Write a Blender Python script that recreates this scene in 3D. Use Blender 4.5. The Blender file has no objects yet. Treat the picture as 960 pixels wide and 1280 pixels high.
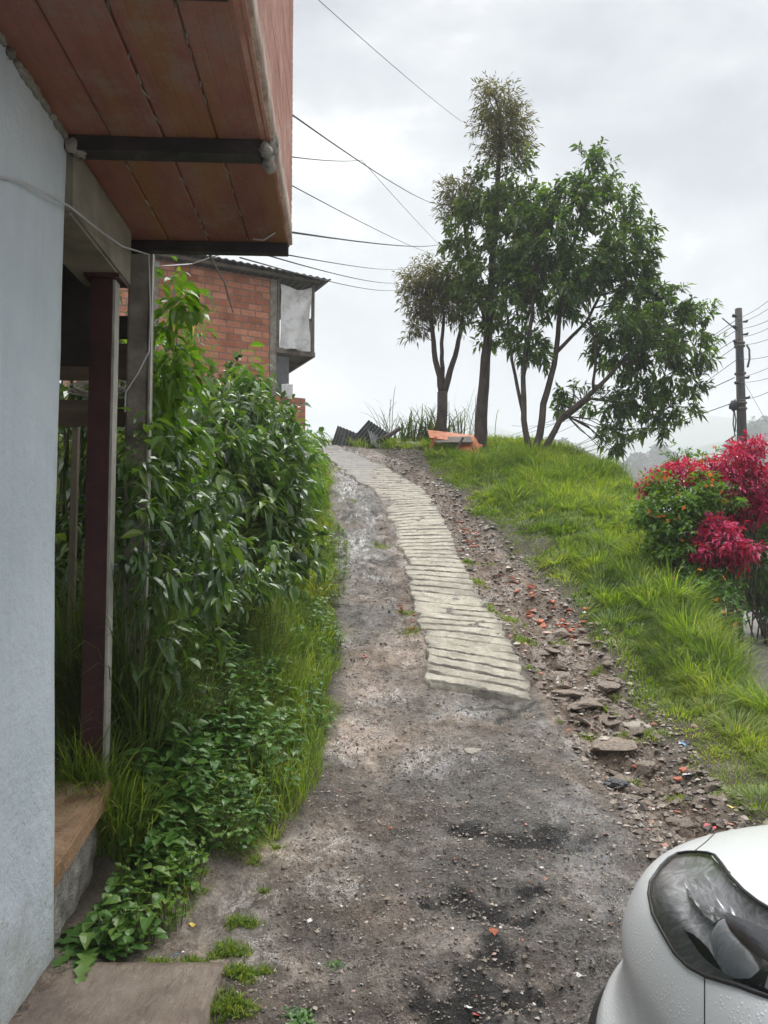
import bpy, bmesh, math, random
import numpy as np
from mathutils import Vector, Matrix, noise as mnoise
from mathutils.bvhtree import BVHTree
from mathutils.geometry import delaunay_2d_cdt
random.seed(7); rng=np.random.default_rng(7)
SC=bpy.context.scene; C=SC.collection
PI=math.pi
EYE=1.6; PITCH=math.radians(3.5); F=960.0
CP,SP=math.cos(PITCH),math.sin(PITCH)
# ---------- tagging ----------
def tag(o,label=None,cat=None,group=None,kind=None):
    if label: o['label']=label
    if cat: o['category']=cat
    if group: o['group']=group
    if kind: o['kind']=kind
    return o
def empty(name,loc=(0,0,0),rz=0):
    o=bpy.data.objects.new(name,None); C.objects.link(o); o.location=loc; o.rotation_euler=(0,0,rz); o.empty_display_size=.1; return o
def link_mesh(name,me,mat,parent=None):
    o=bpy.data.objects.new(name,me); C.objects.link(o)
    if mat is not None and len(me.materials)==0: me.materials.append(mat)
    if parent: o.parent=parent
    return o
def np_mesh(name,verts,faces,mat,parent=None,rnd=None,smooth=True,attrs=None):
    """faces: list of (M,k) int arrays"""
    me=bpy.data.meshes.new(name); verts=np.asarray(verts,np.float32)
    me.vertices.add(len(verts)); me.vertices.foreach_set('co',verts.ravel())
    loops=np.concatenate([f.ravel() for f in faces]).astype(np.int32)
    tot=np.concatenate([np.full(len(f),f.shape[1]) for f in faces]).astype(np.int32)
    st=np.concatenate([[0],np.cumsum(tot)[:-1]]).astype(np.int32)
    me.loops.add(len(loops)); me.loops.foreach_set('vertex_index',loops)
    me.polygons.add(len(tot)); me.polygons.foreach_set('loop_start',st); me.polygons.foreach_set('loop_total',tot)
    me.polygons.foreach_set('use_smooth',np.full(len(tot),smooth,dtype=bool))
    if rnd is not None:
        a=me.attributes.new('rnd','FLOAT','POINT'); a.data.foreach_set('value',np.asarray(rnd,np.float32))
    for k,v in (attrs or {}).items():
        a=me.attributes.new(k,'FLOAT','POINT'); a.data.foreach_set('value',np.asarray(v,np.float32))
    me.update(calc_edges=True); me.validate()
    return link_mesh(name,me,mat,parent)
class MB:
    def __init__(s): s.v=[]; s.f=[]
    def add(s,vs,fs):
        b=len(s.v); s.v+= [tuple(v) for v in vs]; s.f+=[tuple(b+i for i in f) for f in fs]; return s
    def box(s,x0,x1,y0,y1,z0,z1,jit=0):
        j=lambda:random.uniform(-jit,jit)
        vs=[(x+j(),y+j(),z+j()) for z in (z0,z1) for y in (y0,y1) for x in (x0,x1)]
        return s.add(vs,[(0,2,3,1),(4,5,7,6),(0,1,5,4),(2,6,7,3),(0,4,6,2),(1,3,7,5)])
    def obox(s,c,size,M):
        vs=[Vector(c)+M@Vector((sx*size[0]/2,sy*size[1]/2,sz*size[2]/2)) for sz in(-1,1) for sy in(-1,1) for sx in(-1,1)]
        return s.add(vs,[(0,2,3,1),(4,5,7,6),(0,1,5,4),(2,6,7,3),(0,4,6,2),(1,3,7,5)])
    def tube(s,pts,rad,n=8,cap=True):
        pts=[Vector(p) for p in pts]
        if not hasattr(rad,'__len__'): rad=[rad]*len(pts)
        b=len(s.v); prev=None
        for i,p in enumerate(pts):
            d=(pts[min(i+1,len(pts)-1)]-pts[max(i-1,0)])
            d=d.normalized() if d.length>1e-9 else Vector((0,0,1))
            if prev is None:
                u=d.orthogonal().normalized()
            else:
                u=(prev-d*prev.dot(d)); u=u.normalized() if u.length>1e-6 else d.orthogonal().normalized()
            prev=u; w=d.cross(u)
            for k in range(n):
                a=2*PI*k/n; s.v.append(tuple(p+(u*math.cos(a)+w*math.sin(a))*rad[i]))
        for i in range(len(pts)-1):
            for k in range(n):
                a=b+i*n+k; c=b+i*n+(k+1)%n; s.f.append((a,c,c+n,a+n))
        if cap:
            s.f.append(tuple(b+k for k in reversed(range(n)))); e=b+(len(pts)-1)*n; s.f.append(tuple(e+k for k in range(n)))
        return s
    def build(s,name,mat,parent=None,smooth=False,bevel=0):
        me=bpy.data.meshes.new(name); me.from_pydata(s.v,[],s.f); me.update()
        if bevel:
            bm=bmesh.new(); bm.from_mesh(me)
            bmesh.ops.bevel(bm,geom=list(bm.edges),offset=bevel,segments=2,affect='EDGES',clamp_overlap=True)
            bm.to_mesh(me); bm.free()
        if smooth:
            for p in me.polygons: p.use_smooth=True
        return link_mesh(name,me,mat,parent)
# ---------- vector noise ----------
def _h(ix,iy,seed):
    n=(ix.astype(np.int64)*374761393+iy.astype(np.int64)*668265263+seed*982451653)&0xffffffff
    n=((n^(n>>13))*1274126177)&0xffffffff; n=n^(n>>16)
    return (n&0xffff)/65535.0
def vn(x,y,f,seed=0):
    x=np.asarray(x,float)*f; y=np.asarray(y,float)*f
    ix=np.floor(x); iy=np.floor(y); fx=x-ix; fy=y-iy
    fx=fx*fx*(3-2*fx); fy=fy*fy*(3-2*fy)
    a=_h(ix,iy,seed);b=_h(ix+1,iy,seed);c=_h(ix,iy+1,seed);d=_h(ix+1,iy+1,seed)
    return (a*(1-fx)+b*fx)*(1-fy)+(c*(1-fx)+d*fx)*fy-.5
def fbm(x,y,f,oct=4,seed=0):
    t=0;a=1
    for i in range(oct): t=t+a*vn(x,y,f,seed+i*17); f*=2.03; a*=.5
    return t
def sm(t): t=np.clip(t,0,1); return t*t*(3-2*t)
def ip(y,tab):
    xs=[a for a,_ in tab]; ys=[b for _,b in tab]; return np.interp(y,xs,ys)
# smooth interpolation table
def mk(tab,k=.6):
    g=np.arange(-60,80,.1); v=ip(g,tab); r=int(k/.1); ker=np.hanning(2*r+3)[1:-1]; ker/=ker.sum()
    vv=np.convolve(np.pad(v,(r,r),'edge'),ker,'valid'); return lambda y:np.interp(y,g,vv)
P0=mk([(-60,-3),(-20,-.6),(0,-.12),(2.75,0),(3.7,.1),(4.6,.19),(6.3,.49),(9,1.21),(13.5,2.57),(19,4.26),(20.5,4.72),(21.5,4.85),(23,4.7),(30,3.2),(50,-3),(80,-14)],.8)
XL=mk([(0,-.7),(2.5,-.6),(4,-.48),(4.9,-.42),(6,-.40),(10.3,-.6),(14,-.95),(18.5,-1.54),(20.5,-2.4),(24,-3.5)],.5)
XR=mk([(0,2.4),(3,2.1),(4.5,1.97),(5,1.93),(6.2,2.02),(7.7,2.1),(9,1.98),(11,1.7),(13,1.45),(15.5,1.15),(17.5,.5),(19,-.2),(20.5,-1.0),(24,-3)],.5)
XG=mk([(0,3.0),(3,2.8),(5,2.6),(6.5,2.62),(8,2.85),(9.5,3.2),(12,4.0),(15,4.7),(18,4.7),(20,4.3),(26,4)],.8)
BK=mk([(-5,.1),(3.2,.12),(4,.25),(5,.55),(6,.85),(8,1.2),(12,1.1),(16,.7),(19,.3),(22,.2)],.8)
HR=mk([(0,.0),(5,.05),(8,.12),(12,.2),(15,.16),(17,.05),(20,-.02)],.8)
DR=mk([(0,.15),(5,.5),(8,.95),(12,1.7),(16,2.7),(20,3.2),(30,3)],.8)
SL=mk([(5,.40),(6.5,.38),(8,.41),(9.3,.3),(10.3,.27),(11.8,.15),(13.5,.0),(14.6,-.2),(16,-.75),(17.5,-1.2),(19,-1.6),(20.5,-2.3),(24,-4)],.25)
SR=mk([(5,1.1),(6.4,1.18),(8,1.2),(9,1.05),(10.3,1.02),(12,.95),(14.6,.78),(16,.35),(17,-.05),(18.9,-.85),(20,-1.35),(24,-3)],.25)
def h0(x,y):
    """broad terrain"""
    x=np.asarray(x,float); y=np.asarray(y,float)
    z=P0(np.clip(y,-59,79))+0*x
    z=z-np.maximum(0,y-79)*.12*np.exp(-np.maximum(0,y-79)/300)
    z=z+BK(y)*sm((XL(y)-x)/1.35)+.10*np.clip(XL(y)-x-1.3,0,6)
    dr=x-XR(y); z=z+HR(y)*sm(dr/1.2)
    g=x-XG(y); z=z-DR(y)*sm(g/1.3)-.12*np.clip(g-1.9,0,60)*sm((y-3)/6)
    z=z+.33*sm((-1.08-x)/.3)*sm((y-3.55)/.25)*sm((5.4-y)/.9)
    far=sm((np.hypot(x,y)-28)/60); z=z*(1-far)+(-22)*far
    return z
def h(x,y):
    x=np.asarray(x,float); y=np.asarray(y,float)
    z=h0(x,y); near=sm((60-np.hypot(x,y))/30)
    z=z+.05*fbm(x,y,.9,2,3)*near
    road=sm((x-XL(y)+.15)/.3)*sm((XR(y)+.3-x)/.4)*sm((23-y)/1)
    gul=sm((x-np.where(y>6.4,SR(y),ip(y,[(0,2.2),(4,1.5),(4.8,1.25),(5.6,1.2),(6.4,1.2)]))-.0)/.25)*sm((XR(y)+.15-x)/.3)*sm((y-3.6)/.6)*sm((17-y)/2)
    grd=(1-road)
    rough=fbm(x,y,3.1,4,11)
    det=fbm(x,y,11.0,3,31)
    z=z+road*(.040*rough+.040*det*(.3+1.3*sm(vn(x,y,1.3,77)*2+.5))-.022*sm(fbm(x,y,5.3,2,88)*5-.9)+.030*fbm(x*2.6,y*.8,2.1,3,98)+.012*np.abs(fbm(x,y,16,2,99)))
    z=z+gul*(-.07+.10*rough+.05*np.abs(det))
    z=z+grd*.05*rough
    # broken ridges across the steep part left of the strip
    st=sm((y-8)/2)*sm((SL(y)-x)/.2)*road
    q=(y+.25*x+.35*vn(x,y,.9,5))/.42; z=z+st*(.10*((q%1)**2-.4)*sm(vn(x,y,1.1,9)*2+.7)+.075*fbm(x,y,4.2,3,19)-.03*sm(1-np.abs(fbm(x,y,2.1,2,29))*14))
    # pot holes
    for (hx,hy,r,d) in HOLES:
        ww=np.exp(-(((x-hx)/r)**2+((y-hy)/(r*.55))**2)*(1+1.2*vn(x,y,7,3))); z=z-.8*d*sm(ww*1.6)
    return z
HOLES=[]
def ray(px,py):
    cx=(px-480)/F; cy=(640-py)/F
    return Vector((cx, CP-cy*SP, SP+cy*CP))
def at(px,py,Y):
    d=ray(px,py); k=Y/d.y; return Vector((d.x*k,Y,EYE+d.z*k))
def hit(px,py,fn=None):
    fn=fn or h; d=ray(px,py); y=1.5; st=.05
    while y<40:
        k=y/d.y
        if EYE+d.z*k<=float(fn(d.x*k,y)): break
        y+=st
    lo=y-st;hi=y
    for _ in range(12):
        m=(lo+hi)/2;k=m/d.y
        if EYE+d.z*k<=float(fn(d.x*k,m)): hi=m
        else: lo=m
    k=hi/d.y
    return Vector((d.x*k,hi,float(fn(d.x*k,hi))))
for (px,py,r,d) in [(587,1038,.10,.035),(610,1128,.17,.05),(640,1145,.13,.04),(600,1255,.2,.05),(660,1050,.2,.03),(720,1062,.14,.03),(625,1200,.1,.03),(535,1130,.05,.02)]:
    p=hit(px,py,h0); HOLES.append((p.x,p.y,r,d))
def pix(p):
    """world point to photo pixel (for checks only)"""
    x,y,z=p[0],p[1],p[2]-EYE; dep=y*CP+z*SP; up=-y*SP+z*CP
    return 480+F*x/dep, 640-F*up/dep
def inpoly(x,y,poly):
    c=False;n=len(poly)
    for i in range(n):
        x1,y1=poly[i];x2,y2=poly[(i+1)%n]
        if (y1>y)!=(y2>y) and x<(x2-x1)*(y-y1)/(y2-y1)+x1: c=not c
    return c
# ---------- foliage batches ----------
def nrm(a): return a/np.maximum(1e-9,np.linalg.norm(a,axis=-1,keepdims=True))
def leaves_geo(pos,dir,nor,L,W,droop,rows=((.25,.7),(.55,1.),(.82,.5)),fold=.18):
    """folded pointed leaves: (verts, faces)"""
    N=len(pos); dir=nrm(dir); side=nrm(np.cross(dir,nor)); up=np.cross(side,dir)
    L=L[:,None];W=W[:,None];droop=droop[:,None]; dn=np.array([0,0,-1.])
    def c(t): return pos+dir*L*t+dn*droop*L*t*t
    V=[c(0)]
    for t,w in rows:
        m=c(t); V+=[m+side*W*.5*w+up*W*fold*w, m, m-side*W*.5*w+up*W*fold*w]
    V.append(c(1.)); k=len(V); V=np.stack(V,1).reshape(-1,3)
    T=[];Q=[]
    T+=[(0,1,2),(0,2,3)]
    for r in range(len(rows)-1):
        a=1+3*r; Q+=[(a,a+3,a+4,a+1),(a+1,a+4,a+5,a+2)]
    a=1+3*(len(rows)-1); T+=[(a,k-1,a+1),(a+1,k-1,a+2)]
    off=(np.arange(N)*k)[:,None,None]
    fs=[(np.array(T)[None]+off).reshape(-1,3)]
    if Q: fs.append((np.array(Q)[None]+off).reshape(-1,4))
    return V,fs,k
def blades_geo(pos,lean,H,W,curl,rows=(.0,.35,.7)):
    """grass blades"""
    N=len(pos); side=nrm(np.stack([-lean[:,1],lean[:,0],np.zeros(N)],1)); 
    a=rng.uniform(0,2*PI,N); side=nrm(side+.6*np.stack([np.cos(a),np.sin(a),np.zeros(N)],1))
    up=np.array([0,0,1.]); H=H[:,None];W=W[:,None];curl=curl[:,None]
    def c(t): return pos+up*H*(t-curl*.45*t**3)+lean*H*(t*.25+curl*t*t)
    V=[]
    for t in rows: V+=[c(t)+side*W*.5*(1-.45*t),c(t)-side*W*.5*(1-.45*t)]
    V.append(c(1.)); k=len(V); V=np.stack(V,1).reshape(-1,3)
    off=(np.arange(N)*k)[:,None,None]
    Q=[(2*i,2*i+1,2*i+3,2*i+2) for i in range(len(rows)-1)]; T=[(k-3,k-2,k-1)]
    return V,[(np.array(Q)[None]+off).reshape(-1,4),(np.array(T)[None]+off).reshape(-1,3)],k
HAZE=.0017; ZEN=5.2; SUN=1.5; EXPO=1.3
# ---------- materials ----------
class NT:
    def __init__(s,nt): s.nt=nt; s.n=nt.nodes; s.l=nt.links
    def node(s,t,**k):
        n=s.n.new(t)
        for a,b in k.items():
            if a.startswith('i_'):
                nm=a[2:].replace('_',' ')
                if nm.isdigit(): n.inputs[int(nm)].default_value=b
                else: n.inputs[nm].default_value=b
            else: setattr(n,a,b)
        return n
    def noise(s,scale,detail=6,rough=.6,vec=None,dist=0):
        n=s.node('ShaderNodeTexNoise'); n.inputs['Scale'].default_value=scale; n.inputs['Detail'].default_value=detail; n.inputs['Roughness'].default_value=rough; n.inputs['Distortion'].default_value=dist
        if vec is not None: s.l.new(vec,n.inputs['Vector'])
        return n.outputs['Fac']
    def ramp(s,fac,stops,interp='LINEAR'):
        r=s.node('ShaderNodeValToRGB'); r.color_ramp.interpolation=interp; e=r.color_ramp.elements
        while len(e)<len(stops): e.new(.5)
        for i,(p,c) in enumerate(stops):
            e[i].position=p; e[i].color=(c[0],c[1],c[2],1) if hasattr(c,'__len__') else (c,c,c,1)
        s.l.new(fac,r.inputs['Fac']); return r.outputs['Color']
    def mix(s,a,b,f,mode='MIX'):
        m=s.node('ShaderNodeMix',data_type='RGBA',blend_type=mode)
        for sock,v in ((m.inputs[6],a),(m.inputs[7],b),(m.inputs[0],f)):
            if hasattr(v,'is_linked'): s.l.new(v,sock)
            elif hasattr(v,'__len__'): sock.default_value=(v[0],v[1],v[2],1)
            else: sock.default_value=v
        return m.outputs[2]
    def math(s,op,a,b=0,clamp=False):
        m=s.node('ShaderNodeMath',operation=op); m.use_clamp=clamp
        for i,v in enumerate((a,b)):
            if hasattr(v,'is_linked'): s.l.new(v,m.inputs[i])
            else: m.inputs[i].default_value=v
        return m.outputs[0]
    def attr(s,name):
        return s.node('ShaderNodeAttribute',attribute_name=name).outputs['Fac']
    def coord(s,which='Object',scale=(1,1,1),rot=(0,0,0)):
        c=s.node('ShaderNodeTexCoord'); m=s.node('ShaderNodeMapping'); m.inputs['Scale'].default_value=scale; m.inputs['Rotation'].default_value=rot
        s.l.new(c.outputs[which],m.inputs['Vector']); return m.outputs['Vector']
def newmat(name):
    m=bpy.data.materials.new(name); m.use_nodes=True; t=NT(m.node_tree); b=t.n['Principled BSDF']; return m,t,b
def simple(name,cols,scale=4,rough=(.6,.8),bump=.3,bscale=40,metal=0,detail=8,vscale=(1,1,1),rot=(0,0,0),coat=0,spec=.5,bdist=.01,dist=0):
    """noise ramp over cols, noise roughness, noise bump"""
    m,t,b=newmat(name); v=t.coord('Object',vscale,rot)
    n=t.noise(scale,detail,.62,v,dist); k=len(cols)
    lo,hi=.3,.7
    col=t.ramp(n,[(lo+(hi-lo)*i/max(1,k-1),c) for i,c in enumerate(cols)]) if k>1 else None
    if col is not None: t.l.new(col,b.inputs['Base Color'])
    else: b.inputs['Base Color'].default_value=(*cols[0],1)
    n2=t.noise(scale*3.1,5,.6,v); r=t.ramp(n2,[(.3,rough[0]),(.7,rough[1])]); t.l.new(r,b.inputs['Roughness'])
    if bump:
        n3=t.noise(bscale,8,.65,v); bp=t.node('ShaderNodeBump'); bp.inputs['Strength'].default_value=bump; bp.inputs['Distance'].default_value=bdist
        t.l.new(n3,bp.inputs['Height']); t.l.new(bp.outputs[0],b.inputs['Normal'])
    b.inputs['Metallic'].default_value=metal; b.inputs['Coat Weight'].default_value=coat; b.inputs['Specular IOR Level'].default_value=spec
    return m
def leafmat(name,cols,trans=.35,rough=.45,spec=.4):
    m,t,b=newmat(name); a=t.attr('rnd'); v=t.coord('Object'); n=t.noise(1.3,3,.5,v)
    f=t.math('ADD',t.math('MULTIPLY',a,.75),t.math('MULTIPLY',t.math('SUBTRACT',n,.5),.9)); f=t.math('ADD',f,.1,True)
    k=len(cols); col=t.ramp(f,[(i/(k-1),c) for i,c in enumerate(cols)])
    t.l.new(col,b.inputs['Base Color']); b.inputs['Roughness'].default_value=rough; b.inputs['Specular IOR Level'].default_value=spec
    tr=t.node('ShaderNodeBsdfTranslucent'); c2=t.mix(col,(1.0,1.0,.5),1.0,'MULTIPLY'); c2=t.mix(c2,(1.7,1.75,1.0),1.0,'MULTIPLY'); t.l.new(c2,tr.inputs['Color'])
    mx=t.node('ShaderNodeMixShader'); mx.inputs[0].default_value=trans
    t.l.new(b.outputs[0],mx.inputs[1]); t.l.new(tr.outputs[0],mx.inputs[2])
    out=[n for n in t.n if n.type=='OUTPUT_MATERIAL'][0]; t.l.new(mx.outputs[0],out.inputs['Surface'])
    return m
M={}
M['grass']=leafmat('grass_blades',[(.055,.10,.020),(.115,.19,.034),(.22,.29,.05),(.38,.35,.14)],.45,.5)
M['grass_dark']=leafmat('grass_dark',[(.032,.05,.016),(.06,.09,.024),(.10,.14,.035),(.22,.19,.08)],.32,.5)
M['shrub']=leafmat('shrub_leaf',[(.022,.05,.018),(.036,.08,.024),(.06,.12,.03),(.10,.175,.04),(.17,.25,.05),(.26,.25,.06)],.3,.32,.5)
M['weed']=leafmat('weed_leaf',[(.02,.06,.014),(.045,.115,.022),(.08,.175,.035),(.15,.23,.05)],.3,.4)
M['vine']=leafmat('vine_leaf',[(.04,.09,.015),(.075,.16,.02),(.12,.22,.03),(.17,.25,.04)],.4,.38)
M['treeleaf']=leafmat('tree_leaf',[(.022,.046,.014),(.05,.098,.022),(.10,.17,.034),(.18,.25,.055)],.42,.4)
M['treeleaf_l']=leafmat('tree_leaf_light',[(.028,.052,.014),(.06,.10,.02),(.11,.155,.034),(.18,.21,.055)],.4,.42)
M['feather']=leafmat('feathery_leaf',[(.05,.05,.022),(.09,.085,.03),(.14,.125,.05),(.2,.16,.08)],.35,.6)
M['redleaf']=leafmat('red_leaf',[(.06,.02,.025),(.24,.010,.06),(.48,.015,.12),(.60,.04,.18),(.66,.14,.25)],.3,.4)
M['flower']=leafmat('orange_petal',[(.6,.12,.01),(.75,.22,.015),(.8,.35,.03)],.2,.5)
M['hazytree']=leafmat('far_leaf',[(.04,.05,.04),(.06,.075,.055)],.2,.7)
M['bark']=simple('bark_dark',[(.022,.015,.012),(.055,.036,.03),(.10,.075,.06)],9,(.6,.9),1.0,30,vscale=(1,1,.35),bdist=.03)
M['bark2']=simple('bark_brown',[(.025,.018,.014),(.06,.043,.032),(.10,.08,.06)],8,(.6,.9),.7,40,vscale=(1,1,.3),bdist=.015)
M['stem']=simple('green_stem',[(.07,.09,.03),(.14,.13,.06)],10,(.5,.8),.2,60)
M['blue']=None
M['steel']=simple('primer_brown_steel',[(.028,.009,.010),(.055,.017,.018),(.07,.03,.026)],3,(.35,.6),.25,60,detail=10,spec=.4)
M['joist']=simple('dark_steel_joist',[(.012,.010,.012),(.024,.019,.021),(.05,.038,.034)],5,(.45,.7),.25,60)
M['steelpale']=simple('pale_trim',[(.25,.24,.21),(.42,.40,.35)],8,(.4,.7),.2,60)
M['mortar']=simple('crumbled_mortar',[(.13,.12,.10),(.28,.26,.225),(.40,.37,.33)],14,(.8,.95),1.0,60,bdist=.02)
M['edge']=simple('cream_edge_render',[(.20,.12,.09),(.42,.32,.26),(.55,.47,.40)],9,(.8,.95),.8,50,detail=12,bdist=.01)
M['concrete']=simple('beam_concrete',[(.13,.115,.088),(.21,.19,.145),(.28,.255,.2)],4,(.75,.95),.5,70,detail=12)
M['column']=simple('column_concrete',[(.12,.105,.085),(.2,.18,.145),(.30,.28,.24)],6,(.75,.95),.6,60,detail=12)
M['tan']=simple('tan_ledge',[(.17,.10,.05),(.33,.20,.11),(.42,.30,.20)],5,(.4,.8),.8,50,detail=12,bdist=.02)
M['plank']=simple('weathered_plank',[(.07,.05,.035),(.15,.11,.075),(.2,.155,.11)],5,(.7,.9),.6,30,vscale=(.15,1,1.6))
M['stake']=simple('pale_stake',[(.22,.18,.13),(.36,.31,.24)],7,(.7,.9),.5,30,vscale=(1,1,.12))
M['darkwood']=simple('dark_board',[(.02,.018,.016),(.045,.038,.03)],5,(.7,.9),.5,30)
M['rope']=simple('pale_rope',[(.3,.28,.22),(.5,.47,.4)],40,(.7,.9),.4,200)
M['wire']=simple('black_cable',[(.05,.05,.055),(.09,.09,.10)],3,(.5,.7),0)
M['wirewhite']=simple('white_cable',[(.35,.36,.37),(.5,.5,.5)],3,(.4,.6),0)
M['roofsheet']=simple('dark_roof_sheet',[(.02,.022,.022),(.045,.047,.047),(.08,.078,.07)],3,(.5,.8),.4,30)
M['zinc']=simple('zinc_underside',[(.08,.085,.09),(.16,.165,.17)],3,(.5,.8),.3,30)
M['tarp']=simple('white_tarp',[(.40,.39,.38),(.62,.61,.60),(.72,.71,.70)],5,(.5,.8),.3,20)  # grey mottling painted in place of weak fold shadows
M['timber']=simple('grey_timber',[(.09,.075,.06),(.19,.16,.13)],6,(.7,.9),.5,40)
M['orange']=simple('orange_board',[(.30,.07,.025),(.52,.15,.05),(.55,.24,.12)],6,(.5,.8),.3,40)
M['pole']=simple('pole_concrete',[(.015,.013,.012),(.032,.028,.025),(.055,.05,.045)],5,(.7,.9),.6,40,vscale=(1,1,.3))
M['black']=simple('black_plastic',[(.010,.010,.011),(.02,.02,.022)],6,(.35,.55),.2,60)
M['bag']=simple('wet_black_plastic',[(.02,.02,.024),(.05,.05,.06)],10,(.15,.35),.5,30)
M['rock']=simple('wet_stone',[(.10,.078,.06),(.23,.18,.138),(.38,.31,.24)],7,(.35,.75),.7,40,detail=10,bdist=.02)
M['rockpale']=simple('pale_stone',[(.22,.19,.15),(.36,.32,.26)],9,(.5,.8),.6,50)
M['rocktan']=simple('tan_stone',[(.28,.18,.11),(.42,.30,.2)],9,(.5,.8),.5,50)
M['shard']=simple('broken_brick',[(.26,.07,.035),(.45,.13,.065),(.52,.21,.12)],8,(.5,.85),.6,50)
M['white']=simple('white_scrap',[(.5,.5,.48),(.7,.7,.68)],9,(.4,.7),.3,50)
M['bluescrap']=simple('blue_scrap',[(.08,.22,.42),(.15,.35,.6)],9,(.4,.6),0)
M['redscrap']=simple('red_scrap',[(.4,.02,.03),(.5,.05,.05)],9,(.4,.6),0)
M['yellow']=simple('yellow_scrap',[(.6,.42,.05),(.7,.55,.12)],9,(.4,.6),0)
M['teal']=simple('green_scrap',[(.03,.2,.12),(.05,.3,.18)],9,(.4,.6),0)
# gravel chips with per-chip colour
m,t,b=newmat('gravel_chips'); a=t.attr('rnd')
col=t.ramp(a,[(0,(.06,.048,.04)),(.5,(.16,.125,.10)),(.8,(.27,.225,.18)),(.955,(.37,.31,.24)),(.962,(.36,.13,.08)),(.978,(.34,.14,.09)),(.985,(.55,.52,.48))]); t.l.new(col,b.inputs['Base Color']); b.inputs['Roughness'].default_value=.5; M['gravel']=m
# pale blue wall: paint, blotches, grime with its own shape near the foot
m,t,b=newmat('pale_blue_paint'); v=t.coord('Object'); 
n=t.noise(1.6,8,.6,v); col=t.ramp(n,[(.3,(.46,.52,.57)),(.55,(.54,.60,.645)),(.75,(.62,.67,.70))])
sv=t.coord('Object',(8,8,.7)); st=t.noise(3,6,.7,sv); stf=t.ramp(st,[(.5,0),(.72,.22)]); col=t.mix(col,(.36,.42,.47),stf)
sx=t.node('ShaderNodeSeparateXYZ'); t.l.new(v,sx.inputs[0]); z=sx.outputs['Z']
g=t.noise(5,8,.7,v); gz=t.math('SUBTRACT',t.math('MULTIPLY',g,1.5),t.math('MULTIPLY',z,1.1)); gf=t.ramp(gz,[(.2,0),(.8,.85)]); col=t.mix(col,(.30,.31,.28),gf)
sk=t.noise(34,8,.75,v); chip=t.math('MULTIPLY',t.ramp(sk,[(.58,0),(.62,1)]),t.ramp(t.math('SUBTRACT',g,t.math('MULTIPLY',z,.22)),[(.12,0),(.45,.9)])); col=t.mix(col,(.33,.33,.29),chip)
y=sx.outputs['Y']; ey=t.math('ADD',t.math('MULTIPLY',y,9),t.math('MULTIPLY',g,1.6)); ef=t.ramp(ey,[(.45,0),(.95,.45)]); col=t.mix(col,(.40,.42,.36),ef)
t.l.new(col,b.inputs['Base Color']); b.inputs['Roughness'].default_value=.75
n3=t.noise(16,9,.7,v); bp=t.node('ShaderNodeBump'); bp.inputs['Strength'].default_value=.8; bp.inputs['Distance'].default_value=.02; t.l.new(n3,bp.inputs['Height']); t.l.new(bp.outputs[0],b.inputs['Normal']); M['blue']=m
# terracotta ceiling planks (stretched stains)
m,t,b=newmat('terracotta_planks'); v=t.coord('Object',(2.2,1.0,1)); n=t.noise(1.3,10,.7,v)
col=t.ramp(n,[(.28,(.14,.05,.038)),(.45,(.23,.083,.06)),(.6,(.28,.12,.085)),(.75,(.33,.19,.14))])
v2=t.coord('Object',(4.5,.6,1)); y=t.noise(.9,4,.5,v2,.6); yf=t.ramp(y,[(.5,0),(.64,.55)]); col=t.mix(col,(.26,.13,.028),yf)
v3=t.coord('Object',(1,1,1)); w=t.noise(5,9,.75,v3); wf=t.ramp(w,[(.5,0),(.66,.65)]); col=t.mix(col,(.24,.18,.15),wf)
t.l.new(col,b.inputs['Base Color']); b.inputs['Roughness'].default_value=.7
n3=t.noise(50,6,.7,v3); bp=t.node('ShaderNodeBump'); bp.inputs['Strength'].default_value=.3; bp.inputs['Distance'].default_value=.01; t.l.new(n3,bp.inputs['Height']); t.l.new(bp.outputs[0],b.inputs['Normal']); M['terra']=m
M['clay']=simple('clay_block',[(.28,.11,.075),(.42,.20,.15),(.52,.33,.27)],4,(.7,.9),.5,50,detail=10,vscale=(1,1,1))
# brick wall
m,t,b=newmat('red_brick'); tc=t.node('ShaderNodeTexCoord'); sx=t.node('ShaderNodeSeparateXYZ'); t.l.new(tc.outputs['Object'],sx.inputs[0]); cb=t.node('ShaderNodeCombineXYZ')
s=t.math('ADD',sx.outputs['X'],sx.outputs['Y']); t.l.new(s,cb.inputs[0]); t.l.new(sx.outputs['Z'],cb.inputs[1])
br=t.node('ShaderNodeTexBrick'); t.l.new(cb.outputs[0],br.inputs['Vector']); br.inputs['Scale'].default_value=1; br.inputs['Brick Width'].default_value=.36; br.inputs['Row Height'].default_value=.165; br.inputs['Mortar Size'].default_value=.016; br.inputs['Mortar Smooth'].default_value=.3; br.inputs['Bias'].default_value=0
br.inputs['Color1'].default_value=(.38,.125,.065,1); br.inputs['Color2'].default_value=(.58,.25,.15,1); br.inputs['Mortar'].default_value=(.24,.165,.125,1)
v=t.coord('Object'); n=t.noise(2.2,8,.7,v); c=t.mix(br.outputs['Color'],t.ramp(n,[(.3,(.55,.5,.48)),(.6,(1,1,1)),(.75,(1.25,1.15,1.1))]),1.0,'MULTIPLY')
sp=t.noise(4.2,3,.6,t.coord('Object',(2.2,2.2,1.6))); sf=t.ramp(sp,[(.64,0),(.69,.7)]); c=t.mix(c,(.34,.27,.22),sf)
t.l.new(c,b.inputs['Base Color']); b.inputs['Roughness'].default_value=.85
hh=t.math('SUBTRACT',t.math('MULTIPLY',t.noise(30,6,.6,v),.3),br.outputs['Fac']); bp=t.node('ShaderNodeBump'); bp.inputs['Strength'].default_value=.7; bp.inputs['Distance'].default_value=.02; t.l.new(hh,bp.inputs['Height']); t.l.new(bp.outputs[0],b.inputs['Normal']); M['brick']=m
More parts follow.
